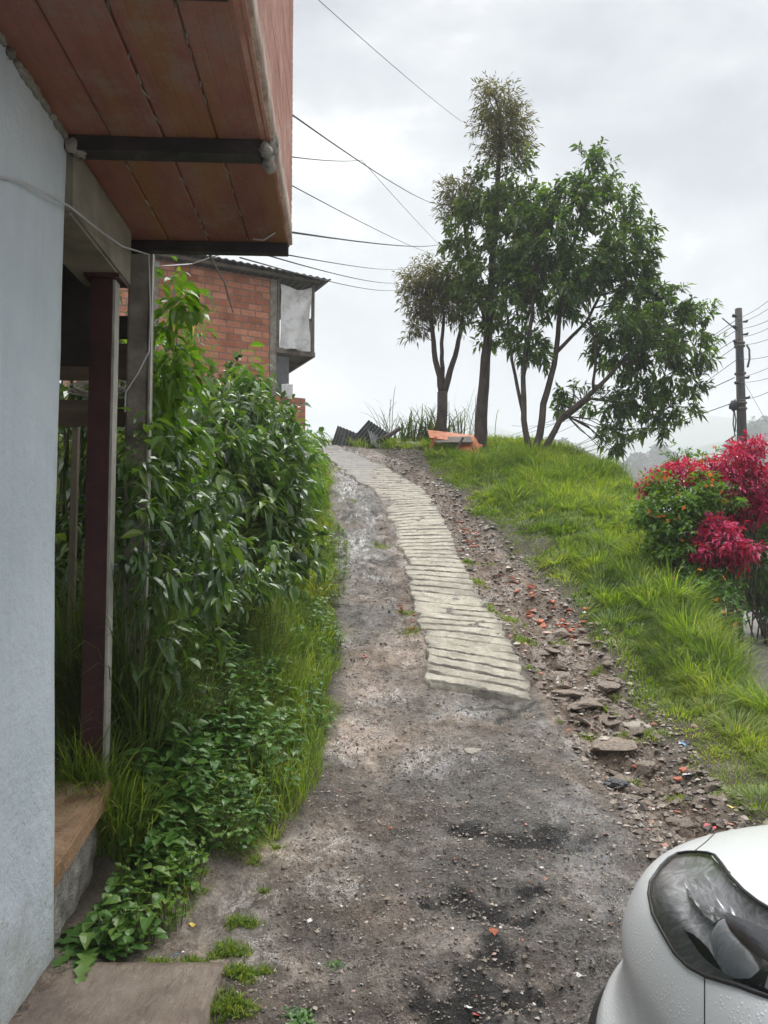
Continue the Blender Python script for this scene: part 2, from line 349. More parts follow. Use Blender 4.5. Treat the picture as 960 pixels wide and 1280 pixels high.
# ground: zones carried as point attributes
m,t,b=newmat('wet_ground'); v=t.coord('Object'); road=t.attr('road'); gul=t.attr('gully'); dark=t.attr('dark'); lite=t.attr('lite')
n1=t.noise(.9,8,.65,v); n2=t.noise(9,10,.72,v); n3=t.noise(70,6,.7,v)
mud=t.ramp(n2,[(.3,(.105,.090,.078)),(.5,(.25,.218,.19)),(.68,(.42,.375,.33))])
mud=t.mix(mud,t.ramp(n1,[(.38,(.75,.77,.80)),(.5,(1,.96,.92)),(.62,(1.4,1.22,1.08))]),1.0,'MULTIPLY')
mud=t.mix(mud,t.ramp(n3,[(.35,(.55,.55,.55)),(.5,(1,1,1)),(.68,(1.55,1.5,1.45))]),.75,'MULTIPLY')
tar=t.ramp(n3,[(.35,(.07,.068,.064)),(.55,(.18,.173,.16)),(.7,(.34,.325,.30))])
df=t.math('MULTIPLY',dark,t.ramp(t.noise(2.2,6,.7,v),[(.35,.35),(.6,1)]),True); c=t.mix(mud,tar,df)
con=t.ramp(n2,[(.3,(.10,.092,.085)),(.5,(.26,.245,.22)),(.68,(.42,.40,.37))]); c=t.mix(c,con,t.math('MULTIPLY',lite,t.ramp(t.noise(3,6,.7,v),[(.38,.15),(.55,1)]),True))
soil=t.ramp(n2,[(.3,(.045,.036,.02)),(.6,(.09,.07,.04)),(.75,(.14,.11,.065))])
gl=t.ramp(n2,[(.3,(.09,.06,.04)),(.5,(.21,.148,.10)),(.7,(.34,.25,.175))]); c=t.mix(c,gl,gul)
c=t.mix(c,(.014,.013,.012),t.math('MULTIPLY',t.attr('hole'),.92)); wetm=t.ramp(t.noise(1.4,7,.7,v),[(.42,0),(.58,1)]); c=t.mix(c,t.mix(c,(.72,.70,.68),1.0,'MULTIPLY'),wetm)  # pot holes blackened: wet muck plus painted depth shade
vc=t.node('ShaderNodeTexVoronoi',feature='DISTANCE_TO_EDGE'); vc.inputs['Scale'].default_value=1.9; nz=t.node('ShaderNodeTexNoise'); nz.inputs['Scale'].default_value=3.5; nz.inputs['Detail'].default_value=6; t.l.new(v,nz.inputs['Vector']); t.l.new(t.mix(t.coord('Object',(.7,1.3,1)),nz.outputs['Color'],.35),vc.inputs['Vector']); ck=t.math('MULTIPLY',t.ramp(vc.outputs['Distance'],[(.0,1),(.035,.8),(.06,0)]),lite); c=t.mix(c,(.045,.04,.036),t.math('MULTIPLY',ck,.85))
c=t.mix(soil,c,road)
far=t.attr('far'); fc=t.ramp(n1,[(.3,(.04,.06,.03)),(.7,(.07,.09,.045))]); c=t.mix(c,fc,far)
t.l.new(c,b.inputs['Base Color']); cfin=c
r=t.ramp(t.noise(4.5,8,.75,v),[(.36,.16),(.5,.42),(.62,.7)]); pud=t.math('MAXIMUM',t.ramp(t.noise(1.1,9,.78,t.coord('Object',(1.3,.8,1))),[(.515,0),(.59,.85)]),t.math('MULTIPLY',t.attr('pud'),t.ramp(t.noise(14,6,.7,t.coord('Object',(1,.6,1))),[(.42,.1),(.52,1)]))); r=t.mix(r,(.2,.2,.2),t.math('MULTIPLY',wetm,.6)); r=t.mix(r,(.09,.09,.09),t.math('MULTIPLY',pud,.9)); t.l.new(t.mix(cfin,t.mix(cfin,(.70,.70,.71),1.0,'MULTIPLY'),pud),b.inputs['Base Color']); sp_=t.math('ADD',.6,t.math('MULTIPLY',pud,.4)); t.l.new(sp_,b.inputs['Specular IOR Level']); r=t.mix(r,(.26,.26,.26),t.math('MULTIPLY',lite,.7)); r=t.mix(r,(.85,.85,.85),t.math('SUBTRACT',1,road)); t.l.new(r,b.inputs['Roughness'])
bh=t.math('ADD',t.math('MULTIPLY',n3,.35),t.noise(28,8,.7,v)); bp=t.node('ShaderNodeBump'); bp.inputs['Distance'].default_value=.06; t.l.new(t.math('SUBTRACT',1.0,t.math('MULTIPLY',pud,t.math('ADD',.64,t.math('MULTIPLY',lite,.12)))),bp.inputs['Strength']); t.l.new(bh,bp.inputs['Height']); t.l.new(bp.outputs[0],b.inputs['Normal']); b.inputs['Specular IOR Level'].default_value=.55; M['ground']=m
# ribbed strip concrete
m,t,b=newmat('ribbed_concrete'); v=t.coord('Object'); n2=t.noise(6,10,.7,v); n3=t.noise(60,6,.75,v); gr=t.attr('groove')
c=t.ramp(n2,[(.3,(.22,.195,.15)),(.5,(.37,.335,.26)),(.7,(.52,.48,.39))]); c=t.mix(c,t.ramp(n3,[(.35,(.6,.6,.6)),(.5,(1,1,1)),(.7,(1.2,1.2,1.2))]),.8,'MULTIPLY')
c=t.mix(c,(.085,.073,.055),gr); dirt=t.ramp(t.noise(1.7,8,.75,v),[(.52,0),(.68,.75)]); c=t.mix(c,(.17,.15,.115),dirt); wt=t.attr('wet'); c=t.mix(c,(.15,.14,.13),t.math('MULTIPLY',wt,t.ramp(t.noise(2,6,.7,v),[(.35,.5),(.6,1)])))  # grooves painted dark for their shadow; the mask also carries edge mud
t.l.new(c,b.inputs['Base Color']); rr=t.mix((.72,.72,.72),(.3,.3,.3),wt); t.l.new(rr,b.inputs['Roughness'])
bp=t.node('ShaderNodeBump'); bp.inputs['Strength'].default_value=.8; bp.inputs['Distance'].default_value=.02; t.l.new(t.math('ADD',n3,n2),bp.inputs['Height']); t.l.new(bp.outputs[0],b.inputs['Normal']); M['strip']=m
# brushed wet pad
m,t,b=newmat('brushed_wet_concrete'); v=t.coord('Object',(1,.4,1),(0,0,.3)); n=t.noise(45,8,.7,v,.5); v1=t.coord('Object'); n1=t.noise(4,8,.7,v1)
c=t.ramp(n1,[(.3,(.09,.065,.05)),(.5,(.17,.13,.10)),(.7,(.25,.205,.165))]); t.l.new(c,b.inputs['Base Color']); b.inputs['Roughness'].default_value=.35
bp=t.node('ShaderNodeBump'); bp.inputs['Strength'].default_value=.7; bp.inputs['Distance'].default_value=.02; t.l.new(n,bp.inputs['Height']); t.l.new(bp.outputs[0],b.inputs['Normal']); M['pad']=m
# car paint with rain drops
m,t,b=newmat('silver_car_paint'); v=t.coord('Object'); vo=t.node('ShaderNodeTexVoronoi'); vo.inputs['Scale'].default_value=110; t.l.new(v,vo.inputs['Vector'])
msk=t.ramp(t.noise(12,5,.7,v),[(.4,.0),(.6,1)]); dr=t.ramp(vo.outputs['Distance'],[(.16,1),(.34,0)]); dr=t.math('MULTIPLY',dr,msk)
c=t.mix((.78,.80,.81),(.95,.96,.97),dr); t.l.new(c,b.inputs['Base Color']); b.inputs['Metallic'].default_value=.1; b.inputs['Roughness'].default_value=.42; b.inputs['Coat Weight'].default_value=.6; b.inputs['Coat Roughness'].default_value=.08
bp=t.node('ShaderNodeBump'); bp.inputs['Strength'].default_value=.35; bp.inputs['Distance'].default_value=.004; t.l.new(dr,bp.inputs['Height']); t.l.new(bp.outputs[0],b.inputs['Normal']); t.l.new(bp.outputs[0],b.inputs['Coat Normal']); M['paint']=m
def glassm(name,col,rough,alpha):
    m,t,b=newmat(name); gl=t.node('ShaderNodeBsdfGlossy'); gl.inputs['Roughness'].default_value=rough; tr=t.node('ShaderNodeBsdfTransparent'); tr.inputs['Color'].default_value=(*col,1)
    fr=t.node('ShaderNodeFresnel'); fr.inputs['IOR'].default_value=1.5; mx=t.node('ShaderNodeMixShader'); t.l.new(t.math('ADD',fr.outputs[0],alpha,True),mx.inputs[0]); t.l.new(tr.outputs[0],mx.inputs[1]); t.l.new(gl.outputs[0],mx.inputs[2])
    n=t.noise(120,3,.6,t.coord('Object')); bp=t.node('ShaderNodeBump'); bp.inputs['Strength'].default_value=.15; bp.inputs['Distance'].default_value=.003; t.l.new(n,bp.inputs['Height']); t.l.new(bp.outputs[0],gl.inputs['Normal'])
    out=[n for n in t.n if n.type=='OUTPUT_MATERIAL'][0]; t.l.new(mx.outputs[0],out.inputs['Surface']); return m
M['lens']=glassm('headlight_glass',(.92,.93,.95),.12,.03)
M['window']=simple('dark_window_glass',[(.01,.012,.014),(.015,.017,.02)],2,(.03,.06),0,coat=1)
M['housing']=simple('headlight_housing',[(.20,.20,.20),(.36,.36,.36),(.66,.66,.66)],14,(.4,.6),.3,60,metal=.2,dist=2.5,vscale=(1,1,1.8))  # pale streaks paint the sky's whitish haze on the lens
M['chrome']=simple('reflector_chrome',[(.25,.25,.25),(.62,.62,.62)],12,(.25,.45),.3,60,metal=.7,dist=.5)
M['blade']=simple('dark_gloss_trim',[(.02,.022,.03),(.035,.037,.045)],4,(.2,.35),0)
M['lampgrey']=simple('frosted_lens',[(.52,.53,.54),(.75,.76,.77)],20,(.2,.4),.3,90)
M['tyre']=simple('tyre_rubber',[(.012,.012,.012),(.03,.028,.026)],10,(.7,.9),.4,60)
M['hill']=simple('hill_woods',[(.03,.05,.03),(.05,.08,.045),(.09,.12,.07)],.03,(.8,.9),0)
# ================= ground =================
def axis(lo,hi,step,L,n):
    core=np.arange(lo,hi,step); k=np.arange(1,n+1)/n
    a=lo-(L+lo)*(k**3)[::-1] if False else lo-((L)*(k**3))[::-1]; b=hi+(L)*(k**3)
    return np.concatenate([a,core,b])
gx=axis(-3.2,5.2,.034,1000,46)
# finer rows near the camera
cy=[1.8]
while cy[-1]<23: cy.append(cy[-1]+max(.022,.0062*cy[-1]))
cy=np.array(cy); k=np.arange(1,41)/40
gy=np.concatenate([cy[0]-(300*k**3)[::-1],cy,cy[-1]+1100*k**3])
X,Y=np.meshgrid(gx,gy); Z=h(X,Y); nx,ny=len(gx),len(gy)
V=np.stack([X,Y,Z],-1).reshape(-1,3); i=np.arange(nx*ny).reshape(ny,nx)
fq=np.stack([i[:-1,:-1],i[:-1,1:],i[1:,1:],i[1:,:-1]],-1).reshape(-1,4)
x=V[:,0];y=V[:,1]
jit=.12*vn(x,y,2.5,4)+.1*vn(x,y,7,5)
a_road=sm((x-XL(y)+.1+jit)/.2)*sm((XR(y)+.1+jit-x)/.25)*sm((22.5-y)/1.5)*1.
a_road=np.maximum(a_road,sm((2.9+jit-y)/.5)*sm((x+1.6)/.2))
gl=np.where(y>6.4,SR(y),ip(y,[(0,3.2),(4,1.65),(4.8,1.3),(5.6,1.18),(6.4,1.2)]))
a_road=np.maximum(a_road,sm((4.15+jit*2-y)/.4)*sm((x+1.32)/.1)*sm((XR(y)-x)/.2))
a_gul=sm((x-gl+jit)/.2)*sm((y-3.3)/.7)*sm((18-y)/2)*a_road
a_gul=np.maximum(a_gul, .7*sm((SL(y)-x+.02)/.1)*sm((x-SL(y)+.28+jit)/.15)*sm((y-7)/.8)*sm((14-y)/2)*a_road)
a_dark=sm(1.25-np.hypot((x-.75)/.85,(y-3.9)/1.9)+jit)*a_road
for (hx,hy,r,d) in HOLES: a_dark=np.maximum(a_dark,1.0*np.exp(-(((x-hx)/(r*1.2))**2+((y-hy)/(r*.8))**2)))
a_lite=sm((y-8.6+jit*5)/1.6)*sm((SL(y)-x)/.15)*a_road
a_lite=np.maximum(a_lite,sm((y-5.75+jit+.3*(x-.5))/.1)*sm((6.9-y)/.1)*sm((x-.52)/.06)*sm((1.24-x)/.06))
a_pud=0*x
for px_,py_,rx_,ry_ in [(395,1060,.3,.22),(430,1110,.25,.2),(350,1190,.3,.25),(300,1130,.2,.25),(440,600,.5,2.2),(440,680,.3,1.2),(430,930,.25,.5),(560,950,.4,.3),(480,870,.3,.5)]:
    q_=hit(px_,py_,h0); a_pud=np.maximum(a_pud,sm(1.5-1.3*np.hypot((x-q_.x)/rx_,(y-q_.y)/ry_)+.9*fbm(x,y,4,3,123)))
a_hole=0*x
for (hx,hy,r,d) in HOLES: a_hole=np.maximum(a_hole,np.exp(-(((x-hx)/(r*1.15))**2+((y-hy)/(r*.8))**2)))
a_hole=sm((a_hole+.9*fbm(x,y,9,3,66)-.33)*4)*(a_hole>.08)
a_far=sm((np.hypot(x,y)-26)/8)
g=np_mesh('ground',V,[fq],M['ground'],attrs=dict(road=a_road,gully=a_gul,dark=a_dark,lite=a_lite,pud=a_pud,far=a_far,hole=a_hole)); tag(g,kind='structure')
# ribbed concrete strip: a slab 5 cm thick cast over the slope
T=np.arange(6.3,21.2,.0135); S=np.linspace(0,1,46); tt,ss=np.meshgrid(T,S,indexing='ij')
tilt=ip(tt,[(6,.42),(8,.26),(9.5,.12),(11,.02),(14,.0),(20,.25)])
yy=tt+(.5-ss)*tilt*sm((tt-6.2)/.5+.55)+.06*vn(ss*0+tt,ss*3,1.3,5)*0+.05*vn(ss*4,ss*0,1,44)*sm((6.6-tt)/.3)+.03*vn(ss*15,ss*0,1,45)*sm((6.5-tt)/.2)
ed=.09*vn(yy,ss*0+3,3.1,1)+.06*vn(yy,ss*0,9,2)+.03*vn(yy,ss*0,22,2)
wL=SL(tt)+ed+(.03*vn(yy,0*yy+9,6,7)); wR=SR(tt)+.08*vn(yy,0*yy+5,2.7,8)+.05*vn(yy,0*yy,10,9)+.03*vn(yy,0*yy,25,9)
xx=wL+(wR-wL)*ss
base=h0(xx,yy)+.05*fbm(xx,yy,.9,2,3)
per=np.where(tt<12,.185,.185); ph=(tt+.045*vn(xx,yy,2.2,21)+.02*vn(xx,yy,7,23))/per
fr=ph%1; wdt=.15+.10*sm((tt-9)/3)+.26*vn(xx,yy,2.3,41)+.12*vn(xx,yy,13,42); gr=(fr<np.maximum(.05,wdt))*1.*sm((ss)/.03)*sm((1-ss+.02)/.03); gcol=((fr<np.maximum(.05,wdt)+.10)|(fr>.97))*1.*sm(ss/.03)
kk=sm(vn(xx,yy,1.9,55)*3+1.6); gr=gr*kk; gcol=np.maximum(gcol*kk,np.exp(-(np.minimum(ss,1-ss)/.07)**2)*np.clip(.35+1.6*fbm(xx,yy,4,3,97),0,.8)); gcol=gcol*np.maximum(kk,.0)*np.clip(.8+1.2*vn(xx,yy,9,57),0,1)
rid=(np.floor(ph)*7.13%1-.5)*.022
top=base+.036+rid*.5-gr*.026+.010*fbm(xx,yy,5,4,61)+.006*fbm(xx,yy,40,2,62)+.006*(fr-.5)
# worn breaks
brk=sm((vn(xx,yy,1.1,71)-.26)*9)*sm((tt-8)/2); top=top-brk*.03
skirt=.09
rows,cols=tt.shape
VX=np.concatenate([wL[:,:1]-.008,xx,wR[:,-1:]+.008],1); VY=np.concatenate([yy[:,:1],yy,yy[:,-1:]],1); VZ=np.concatenate([top[:,:1]-skirt,top,top[:,-1:]-skirt],1)
GR=np.concatenate([gr[:,:1]*0+.55,gcol,gr[:,-1:]*0+.55],1)
VZ0=VZ[:1]-.09
VX=np.concatenate([VX[:1],VX]);VY=np.concatenate([VY[:1]-.006,VY]);VZ=np.concatenate([VZ0,VZ]);GR=np.concatenate([GR[:1]*0+.7,GR])
wet=np.clip(.85*sm((VY-13.5)/3)*sm((VX*-1+.2)/.8)+.2*sm(vn(VX,VY,.8,91)+.2)+.75*brk.max()*0,0,1)
i=np.arange(VX.size).reshape(VX.shape); fq=np.stack([i[:-1,:-1],i[:-1,1:],i[1:,1:],i[1:,:-1]],-1).reshape(-1,4)
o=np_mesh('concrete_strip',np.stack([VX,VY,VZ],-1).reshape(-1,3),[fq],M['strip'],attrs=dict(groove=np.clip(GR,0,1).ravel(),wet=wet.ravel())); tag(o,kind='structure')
# lower path beyond the grass ridge
ys=np.arange(6,15.2,.1); us=np.linspace(0,1,14); yy,uu=np.meshgrid(ys,us,indexing='ij'); xx=XG(yy)+1.0+uu*2.1+.08*vn(yy,uu,2,3)*(np.abs(uu-.5)>.49)
o=np_mesh('path',np.stack([xx,yy,h(xx,yy)+.012+.01*vn(xx,yy,5,3)],-1).reshape(-1,3),[(lambda i:np.stack([i[:-1,:-1],i[:-1,1:],i[1:,1:],i[1:,:-1]],-1).reshape(-1,4))(np.arange(xx.size).reshape(xx.shape))],
   simple('path_gravel',[(.09,.08,.072),(.16,.145,.13),(.22,.2,.18)],9,(.5,.8),.8,60)); tag(o,kind='structure')
# brushed pad at the foot of the wall
pc=[hit(40,1275,h0),hit(80,1232,h0),hit(262,1216,h0),hit(266,1278,h0)]
x0,x1=-1.22,pc[3].x+.0; 
nyp=60; xs=np.linspace(-1.27,pc[3].x,40); ysp=np.linspace(1.2,pc[2].y,nyp); xx,yy=np.meshgrid(xs,ysp); zz=.085+0*xx+.006*fbm(xx,yy,5,3,5); e=(yy>=ysp[-1]-.001)|(xx>=xs[-1]-.001)|(xx<=xs[0]+.001); zz=np.where(e,zz-.09,zz)
xx=xx+.02*vn(yy,yy*0,6,3)*(xx>=xs[-2])
o=np_mesh('concrete_pad',np.stack([xx,yy,zz],-1).reshape(-1,3),[(lambda i:np.stack([i[:-1,:-1],i[:-1,1:],i[1:,1:],i[1:,:-1]],-1).reshape(-1,4))(np.arange(xx.size).reshape(xx.shape))],M['pad']); tag(o,kind='structure')
# hills far across the valley
def hills(name,Yc,pts,depth,seed):
    px=np.linspace(-300,1500,150); prof=np.interp(px,[p[0] for p in pts],[p[1] for p in pts])+6*fbm(px/60,px*0,1,4,seed)
    rowsz=[]
    for k,f in enumerate(np.linspace(0,1,14)):
        top=np.array([at(a,b,Yc).z for a,b in zip(px,prof)]); X_=(px-480)/F*Yc; yv=Yc-depth*(1-f)+0*X_
        rowsz.append(np.stack([X_*(yv/Yc)**.3,yv,-25+(top+25)*sm(f)+ (6+.03*Yc*.3)*fbm(X_/50,yv/50,1,3,seed+3)*np.sin(f*PI)],-1))
    rowsz.append(np.stack([X_,0*X_+Yc+depth,-25+0*X_],-1))
    A=np.array(rowsz); i=np.arange(A.shape[0]*A.shape[1]).reshape(A.shape[:2]); fq=np.stack([i[:-1,:-1],i[:-1,1:],i[1:,1:],i[1:,:-1]],-1).reshape(-1,4)
    tag(np_mesh(name,A.reshape(-1,3),[fq],M['hill']),kind='structure')
hills('hills',1000,[(-300,600),(300,600),(520,575),(570,556),(600,535),(690,552),(760,560),(820,545),(880,520),(960,525),(1500,505)],300,3)
hills('hillside',600,[(-300,600),(480,600),(600,585),(700,572),(800,572),(880,558),(960,545),(1500,520)],150,8)
# ================= foliage =================
def grass_obj(name,pos,H,W,mat,lean=.5,parent=None,rr=None):
    N=len(pos); a=rng.uniform(0,2*PI,N); l=np.stack([np.cos(a),np.sin(a),0*a],1)*rng.uniform(.2,1,N)[:,None]*lean
    if len(pos)>5000:
        # tussocks: blades lean away from the nearest clump centre
        g=.34; jx=np.floor(pos[:,0]/g);jy=np.floor(pos[:,1]/g); c0=np.stack([(jx+.5)*g+g*.8*(_h(jx,jy,5)-.5),(jy+.5)*g+g*.8*(_h(jx,jy,6)-.5)],1); dd=pos[:,:2]-c0; r=np.hypot(dd[:,0],dd[:,1])
        kf=(.35+1.1*_h(jx,jy,7)); l[:,:2]=l[:,:2]*.6+dd/np.maximum(.05,r)[:,None]*.85*kf[:,None]*np.minimum(1,r/.1)[:,None]; H=H*(.7+.6*kf*np.exp(-(r/.2)**2)); rr=None if rr is None else np.clip(rr+.22*(_h(jx,jy,9)-.5),0,1)
    V,fs,k=blades_geo(pos,l,H,W,rng.uniform(.2,1.4,N)); rnd=rng.uniform(0,1,N) if rr is None else rr
    return np_mesh(name,V,fs,mat,parent,rnd=np.repeat(rnd,k),smooth=True)
def scatter(n,x0,x1,y0,y1,pw=1.3):
    u=rng.uniform(0,1,n*4); y=(y0**(1-pw)+u*(y1**(1-pw)-y0**(1-pw)))**(1/(1-pw)); x=rng.uniform(x0,x1,n*4)
    return x,y
def field(n,x0,x1,y0,y1,mask,hfun,pw=1.3):
    x,y=scatter(n,x0,x1,y0,y1,pw); m=mask(x,y)>rng.uniform(0,1,len(x)); x=x[m][:n];y=y[m][:n]
    return np.stack([x,y,h(x,y)-.01],1),hfun(x,y)
# right-hand slope
mk_r=lambda x,y: (1-sm((x-XG(y)-.45)/.2)*sm((y-5.5)/.5)*sm((14-y)/1))*sm((x-XR(y)+.02-(.22+.35*sm((y-13)/4))*vn(x,y,2,13)-.15*vn(x,y,6,14))/.3)*(1-sm((x-XG(y)-.95)/.1)*sm((XG(y)+3.2-x)/.1)*sm((y-6)/.3)*sm((15-y)/.3))*(.35+.65*sm(vn(x,y,1.4,15)*3+1.1))
hf_r=lambda x,y:(.06+.17*sm((x-XR(y)-.2)/.9))*(.65+.9*sm(vn(x,y,.9,16)*1.8+.5))*rng.uniform(.5,1.35,len(x))
P_,H_=field(190000,1.0,7.5,3.2,22,mk_r,hf_r)
y_=P_[:,1]; rr=np.clip(rng.uniform(0,.75,len(P_))+.5*vn(P_[:,0],P_[:,1],.8,17)+.12,0,1)
rr=np.where(rng.uniform(0,1,len(P_))<.06,1,rr)
tag(grass_obj('grass',P_,H_,np.maximum(.0045,.0011*y_)*rng.uniform(.7,1.4,len(y_)),M['grass'],.55,rr=rr),'bright green wet grass covering the slope right of the track','grass',kind='stuff')
# left-hand verge and bank
mk_l=lambda x,y: sm((XL(y)+.04-x+.22*vn(x,y,2.2,23)+.12*vn(x,y,6,24))/.2)*sm((y-3.75-.35*vn(x,y,2,27))/.35)*((x>-1.22)|(y>3.72))
hf_l=lambda x,y:(.07+.07*sm((XL(y)-x)/.6)+.14*sm((y-5.5)/3))*(.6+.9*sm(vn(x,y,1.1,26)*2+.5))*rng.uniform(.5,1.4,len(x))
P_,H_=field(150000,-4.2,.1,3.4,20.5,mk_l,hf_l,1.5); y_=P_[:,1]
rr=np.clip(rng.uniform(0,.7,len(P_))+.4*vn(P_[:,0],P_[:,1],.9,28)+.1+.25*sm((P_[:,0]-XL(y_)+.45)/.3),0,1)
rr=np.where(rng.uniform(0,1,len(P_))<.05,1,rr)
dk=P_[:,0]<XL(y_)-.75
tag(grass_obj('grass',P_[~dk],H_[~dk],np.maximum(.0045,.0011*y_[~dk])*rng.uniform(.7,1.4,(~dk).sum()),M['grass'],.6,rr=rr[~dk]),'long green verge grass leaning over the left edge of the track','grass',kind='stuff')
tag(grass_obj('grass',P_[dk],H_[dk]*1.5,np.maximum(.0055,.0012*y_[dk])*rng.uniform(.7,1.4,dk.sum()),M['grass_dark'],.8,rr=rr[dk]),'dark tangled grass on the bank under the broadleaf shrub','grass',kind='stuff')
# crest and far ground cover
P_,H_=field(20000,-2.6,6,19.2,23,lambda x,y:sm((y-19.35-.25*vn(x,y,1,3))/.3)*((x>SR(y)+.35)|(y>21.2)),lambda x,y:rng.uniform(.08,.3,len(x)),1.05)
tag(grass_obj('grass',P_,H_,.022*rng.uniform(.6,1.3,len(H_)),M['grass'],.5),'short grass along the skyline at the top of the track','grass',kind='stuff')
# small tufts in the mud and gully
def tuft(px,py,r,n,hh,label,mat='grass'):
    c=hit(px,py,h0); a=rng.uniform(0,2*PI,n); q=r*np.sqrt(rng.uniform(0,1,n))*(1+.5*np.sin(3*a+px)); x=c.x+np.cos(a)*q*1.0; y=c.y+np.sin(a)*q*.75
    pos=np.stack([x,y,h(x,y)-.006],1)
    o=grass_obj('grass_tuft',pos-np.array([[c.x,c.y,c.z]]),hh*rng.uniform(.4,1.3,n)*(1.15-(q/r).clip(0,1)*.5),rng.uniform(.003,.006,n)*max(1,c.y/5),M[mat],.8)
    o.location=c; tag(o,label,'grass tuft',group='grass tufts in the mud and rubble')
    return o
for px,py,r,n,hh,lb in [(228,1112,.085,420,.05,'low green tuft in the mud right of the dandelion leaves'),(250,1092,.05,160,.04,'thin tuft of grass just above the low mud tuft'),(331,1112,.03,110,.035,'tiny lone tuft in the mud below the verge'),
    (318,1078,.05,160,.04,'small tuft on the mud near the end of the left verge'),(346,1063,.035,100,.035,'tiny tuft beside the grey puddle streaks'),(297,1155,.055,380,.05,'green tuft at the head of the grass line beside the concrete pad'),(315,1152,.04,160,.045,'round tuft right of the head of the grass line'),
    (285,1190,.07,600,.06,'bright grass patch at the corner of the concrete pad'),(300,1225,.065,600,.06,'bright grass patch beside the right edge of the concrete pad'),(285,1268,.08,700,.06,'bright grass patch at the bottom edge beside the concrete pad'),(330,1215,.035,120,.05,'thin tuft leaning into the mud right of the grass line'),
    (200,1203,.05,260,.04,'moss-like tuft along the top edge of the concrete pad'),(240,1205,.05,260,.04,'second moss-like tuft along the top edge of the concrete pad'),(160,1225,.03,80,.03,'sparse blades left of the concrete pad edge tufts'),
    (515,790,.14,240,.05,'tuft on the left side of the ribbed strip near its lower end'),(508,765,.1,160,.05,'tuft on the left side of the ribbed strip, a little higher up'),(475,680,.16,240,.05,'low yellowish tuft in the grey rock left of the ribbed strip'),
    (595,725,.16,420,.06,'tuft between the ribbed strip and the red shards'),(607,760,.16,420,.06,'grass patch right of the middle of the ribbed strip'),(655,800,.13,380,.07,'grass patch right of the lower end of the ribbed strip'),(585,705,.12,260,.06,'tuft against the right edge of the ribbed strip'),(745,830,.07,160,.06,'small tuft among the wet stones'),
    (770,855,.07,160,.06,'tuft beside the flat wet rocks'),(700,905,.03,50,.04,'few blades between the rubble stones'),(790,955,.06,180,.05,'tuft near the white scrap in the rubble'),(440,625,.2,120,.04,'tuft on the upper part of the grey rock'),(640,770,.2,420,.06,'grass patch just left of the red shards'),(700,800,.1,200,.05,'tuft between the block and the flat muddy rock'),(760,880,.1,200,.06,'tuft between the wet rocks at the gully middle'),(735,910,.07,150,.05,'tuft at the asphalt edge beside the long pale rock'),(815,915,.14,380,.06,'grass reaching into the rubble beside the pale flat stone'),(850,985,.1,260,.05,'low grass at the edge of the rubble near the white wrapper'),(620,700,.14,260,.05,'sparse grass above the red shards'),(780,920,.08,160,.05,'tuft behind the large pink brown rock'),(665,840,.06,140,.05,'tuft at the lower right corner of the ribbed strip')]:
    tuft(px,py,r,n,hh,lb)
# leafy clump generator -------------------------------------------------
def clumps(ells,dens,Ll,Wl,leaves,twig=.25,droop=.5,gap=.0,seed=1,rows=((.25,.7),(.55,1.),(.82,.5)),shell=.5,spread=1.0,low=-1.0):
    """leaf arrays for clumps spread through a union of ellipsoids (cx,cy,cz,rx,ry,rz)"""
    Pp=[];D=[];Nn=[];R=[]; tw=[]
    for (cx,cy_,cz,rx,ry,rz) in ells:
        n=max(3,int(dens*(rx*ry+ry*rz+rx*rz)))
        d=nrm(rng.normal(size=(n,3))); r=shell+(1-shell)*rng.uniform(0,1,n)**.7
        bump=1+.28*np.array([mnoise.noise(Vector((a*1.7+cx*3,b*1.7+seed,c_*1.7))) for a,b,c_ in d])*1.6
        p=np.array([cx,cy_,cz])+d*(r*bump)[:,None]*np.array([rx,ry,rz])
        if gap>0:
            g=np.array([mnoise.noise(Vector(tuple(q*2.1/ max(.5,rx))) + Vector((seed,0,0))) for q in p]); keep=g>(-.35+gap*.35); p=p[keep]; d=d[keep]
        out=nrm(d*np.array([1,1,.6])+rng.normal(size=d.shape)*.35)
        tone=rng.uniform(-.3,.34,len(p))*rng.uniform(.3,1,len(p))
        for j in range(leaves):
            t=(j+.5)/leaves; az=rng.uniform(0,2*PI,len(p)); 
            s=nrm(np.cross(out,np.array([.13,.07,1.])));s2=np.cross(out,s)
            ld=nrm(out*(.35+.6*t)+(s*np.cos(az)[:,None]+s2*np.sin(az)[:,None])*spread*.9+np.array([0,0,-.25*droop]))
            Pp.append(p+out*(twig*(t-.3))+rng.normal(size=p.shape)*.01); D.append(ld)
            Nn.append(nrm(np.array([0,0,1.])+rng.normal(size=p.shape)*.45)); R.append(np.clip(rng.uniform(.05,.75,len(p))+tone,0,1))
        tw+=[(p[q]-out[q]*twig*.5,p[q]+out[q]*twig*.6) for q in range(len(p))]
    Pp=np.concatenate(Pp);D=np.concatenate(D);Nn=np.concatenate(Nn);R=np.concatenate(R);N=len(Pp)
    L=Ll*rng.uniform(.55,1.25,N); V,fs,k=leaves_geo(Pp,D,Nn,L,Wl*rng.uniform(.7,1.2,N)*L/Ll,droop*rng.uniform(.3,1.1,N),rows)
    return V,fs,np.repeat(R,k),tw
ROW2=((.45,1.),)
def foliage(name,ells,mat,parent,origin,**k):
    V,fs,R,tw=clumps(ells,**k); o=np_mesh(name,V-np.array(origin),fs,M[mat],parent,rnd=R,smooth=False); return o,tw
def twigs(tw,origin,parent,mat,r=.004,name='twigs',frac=1.0):
    b=MB(); o=Vector(origin)
    for a,c in tw:
        if random.random()<frac: b.tube([Vector(a)-o,Vector(c)-o],[r,r*.5],3,False)
    o=b.build(name,M[mat],parent); o['kind']='stuff'; return o
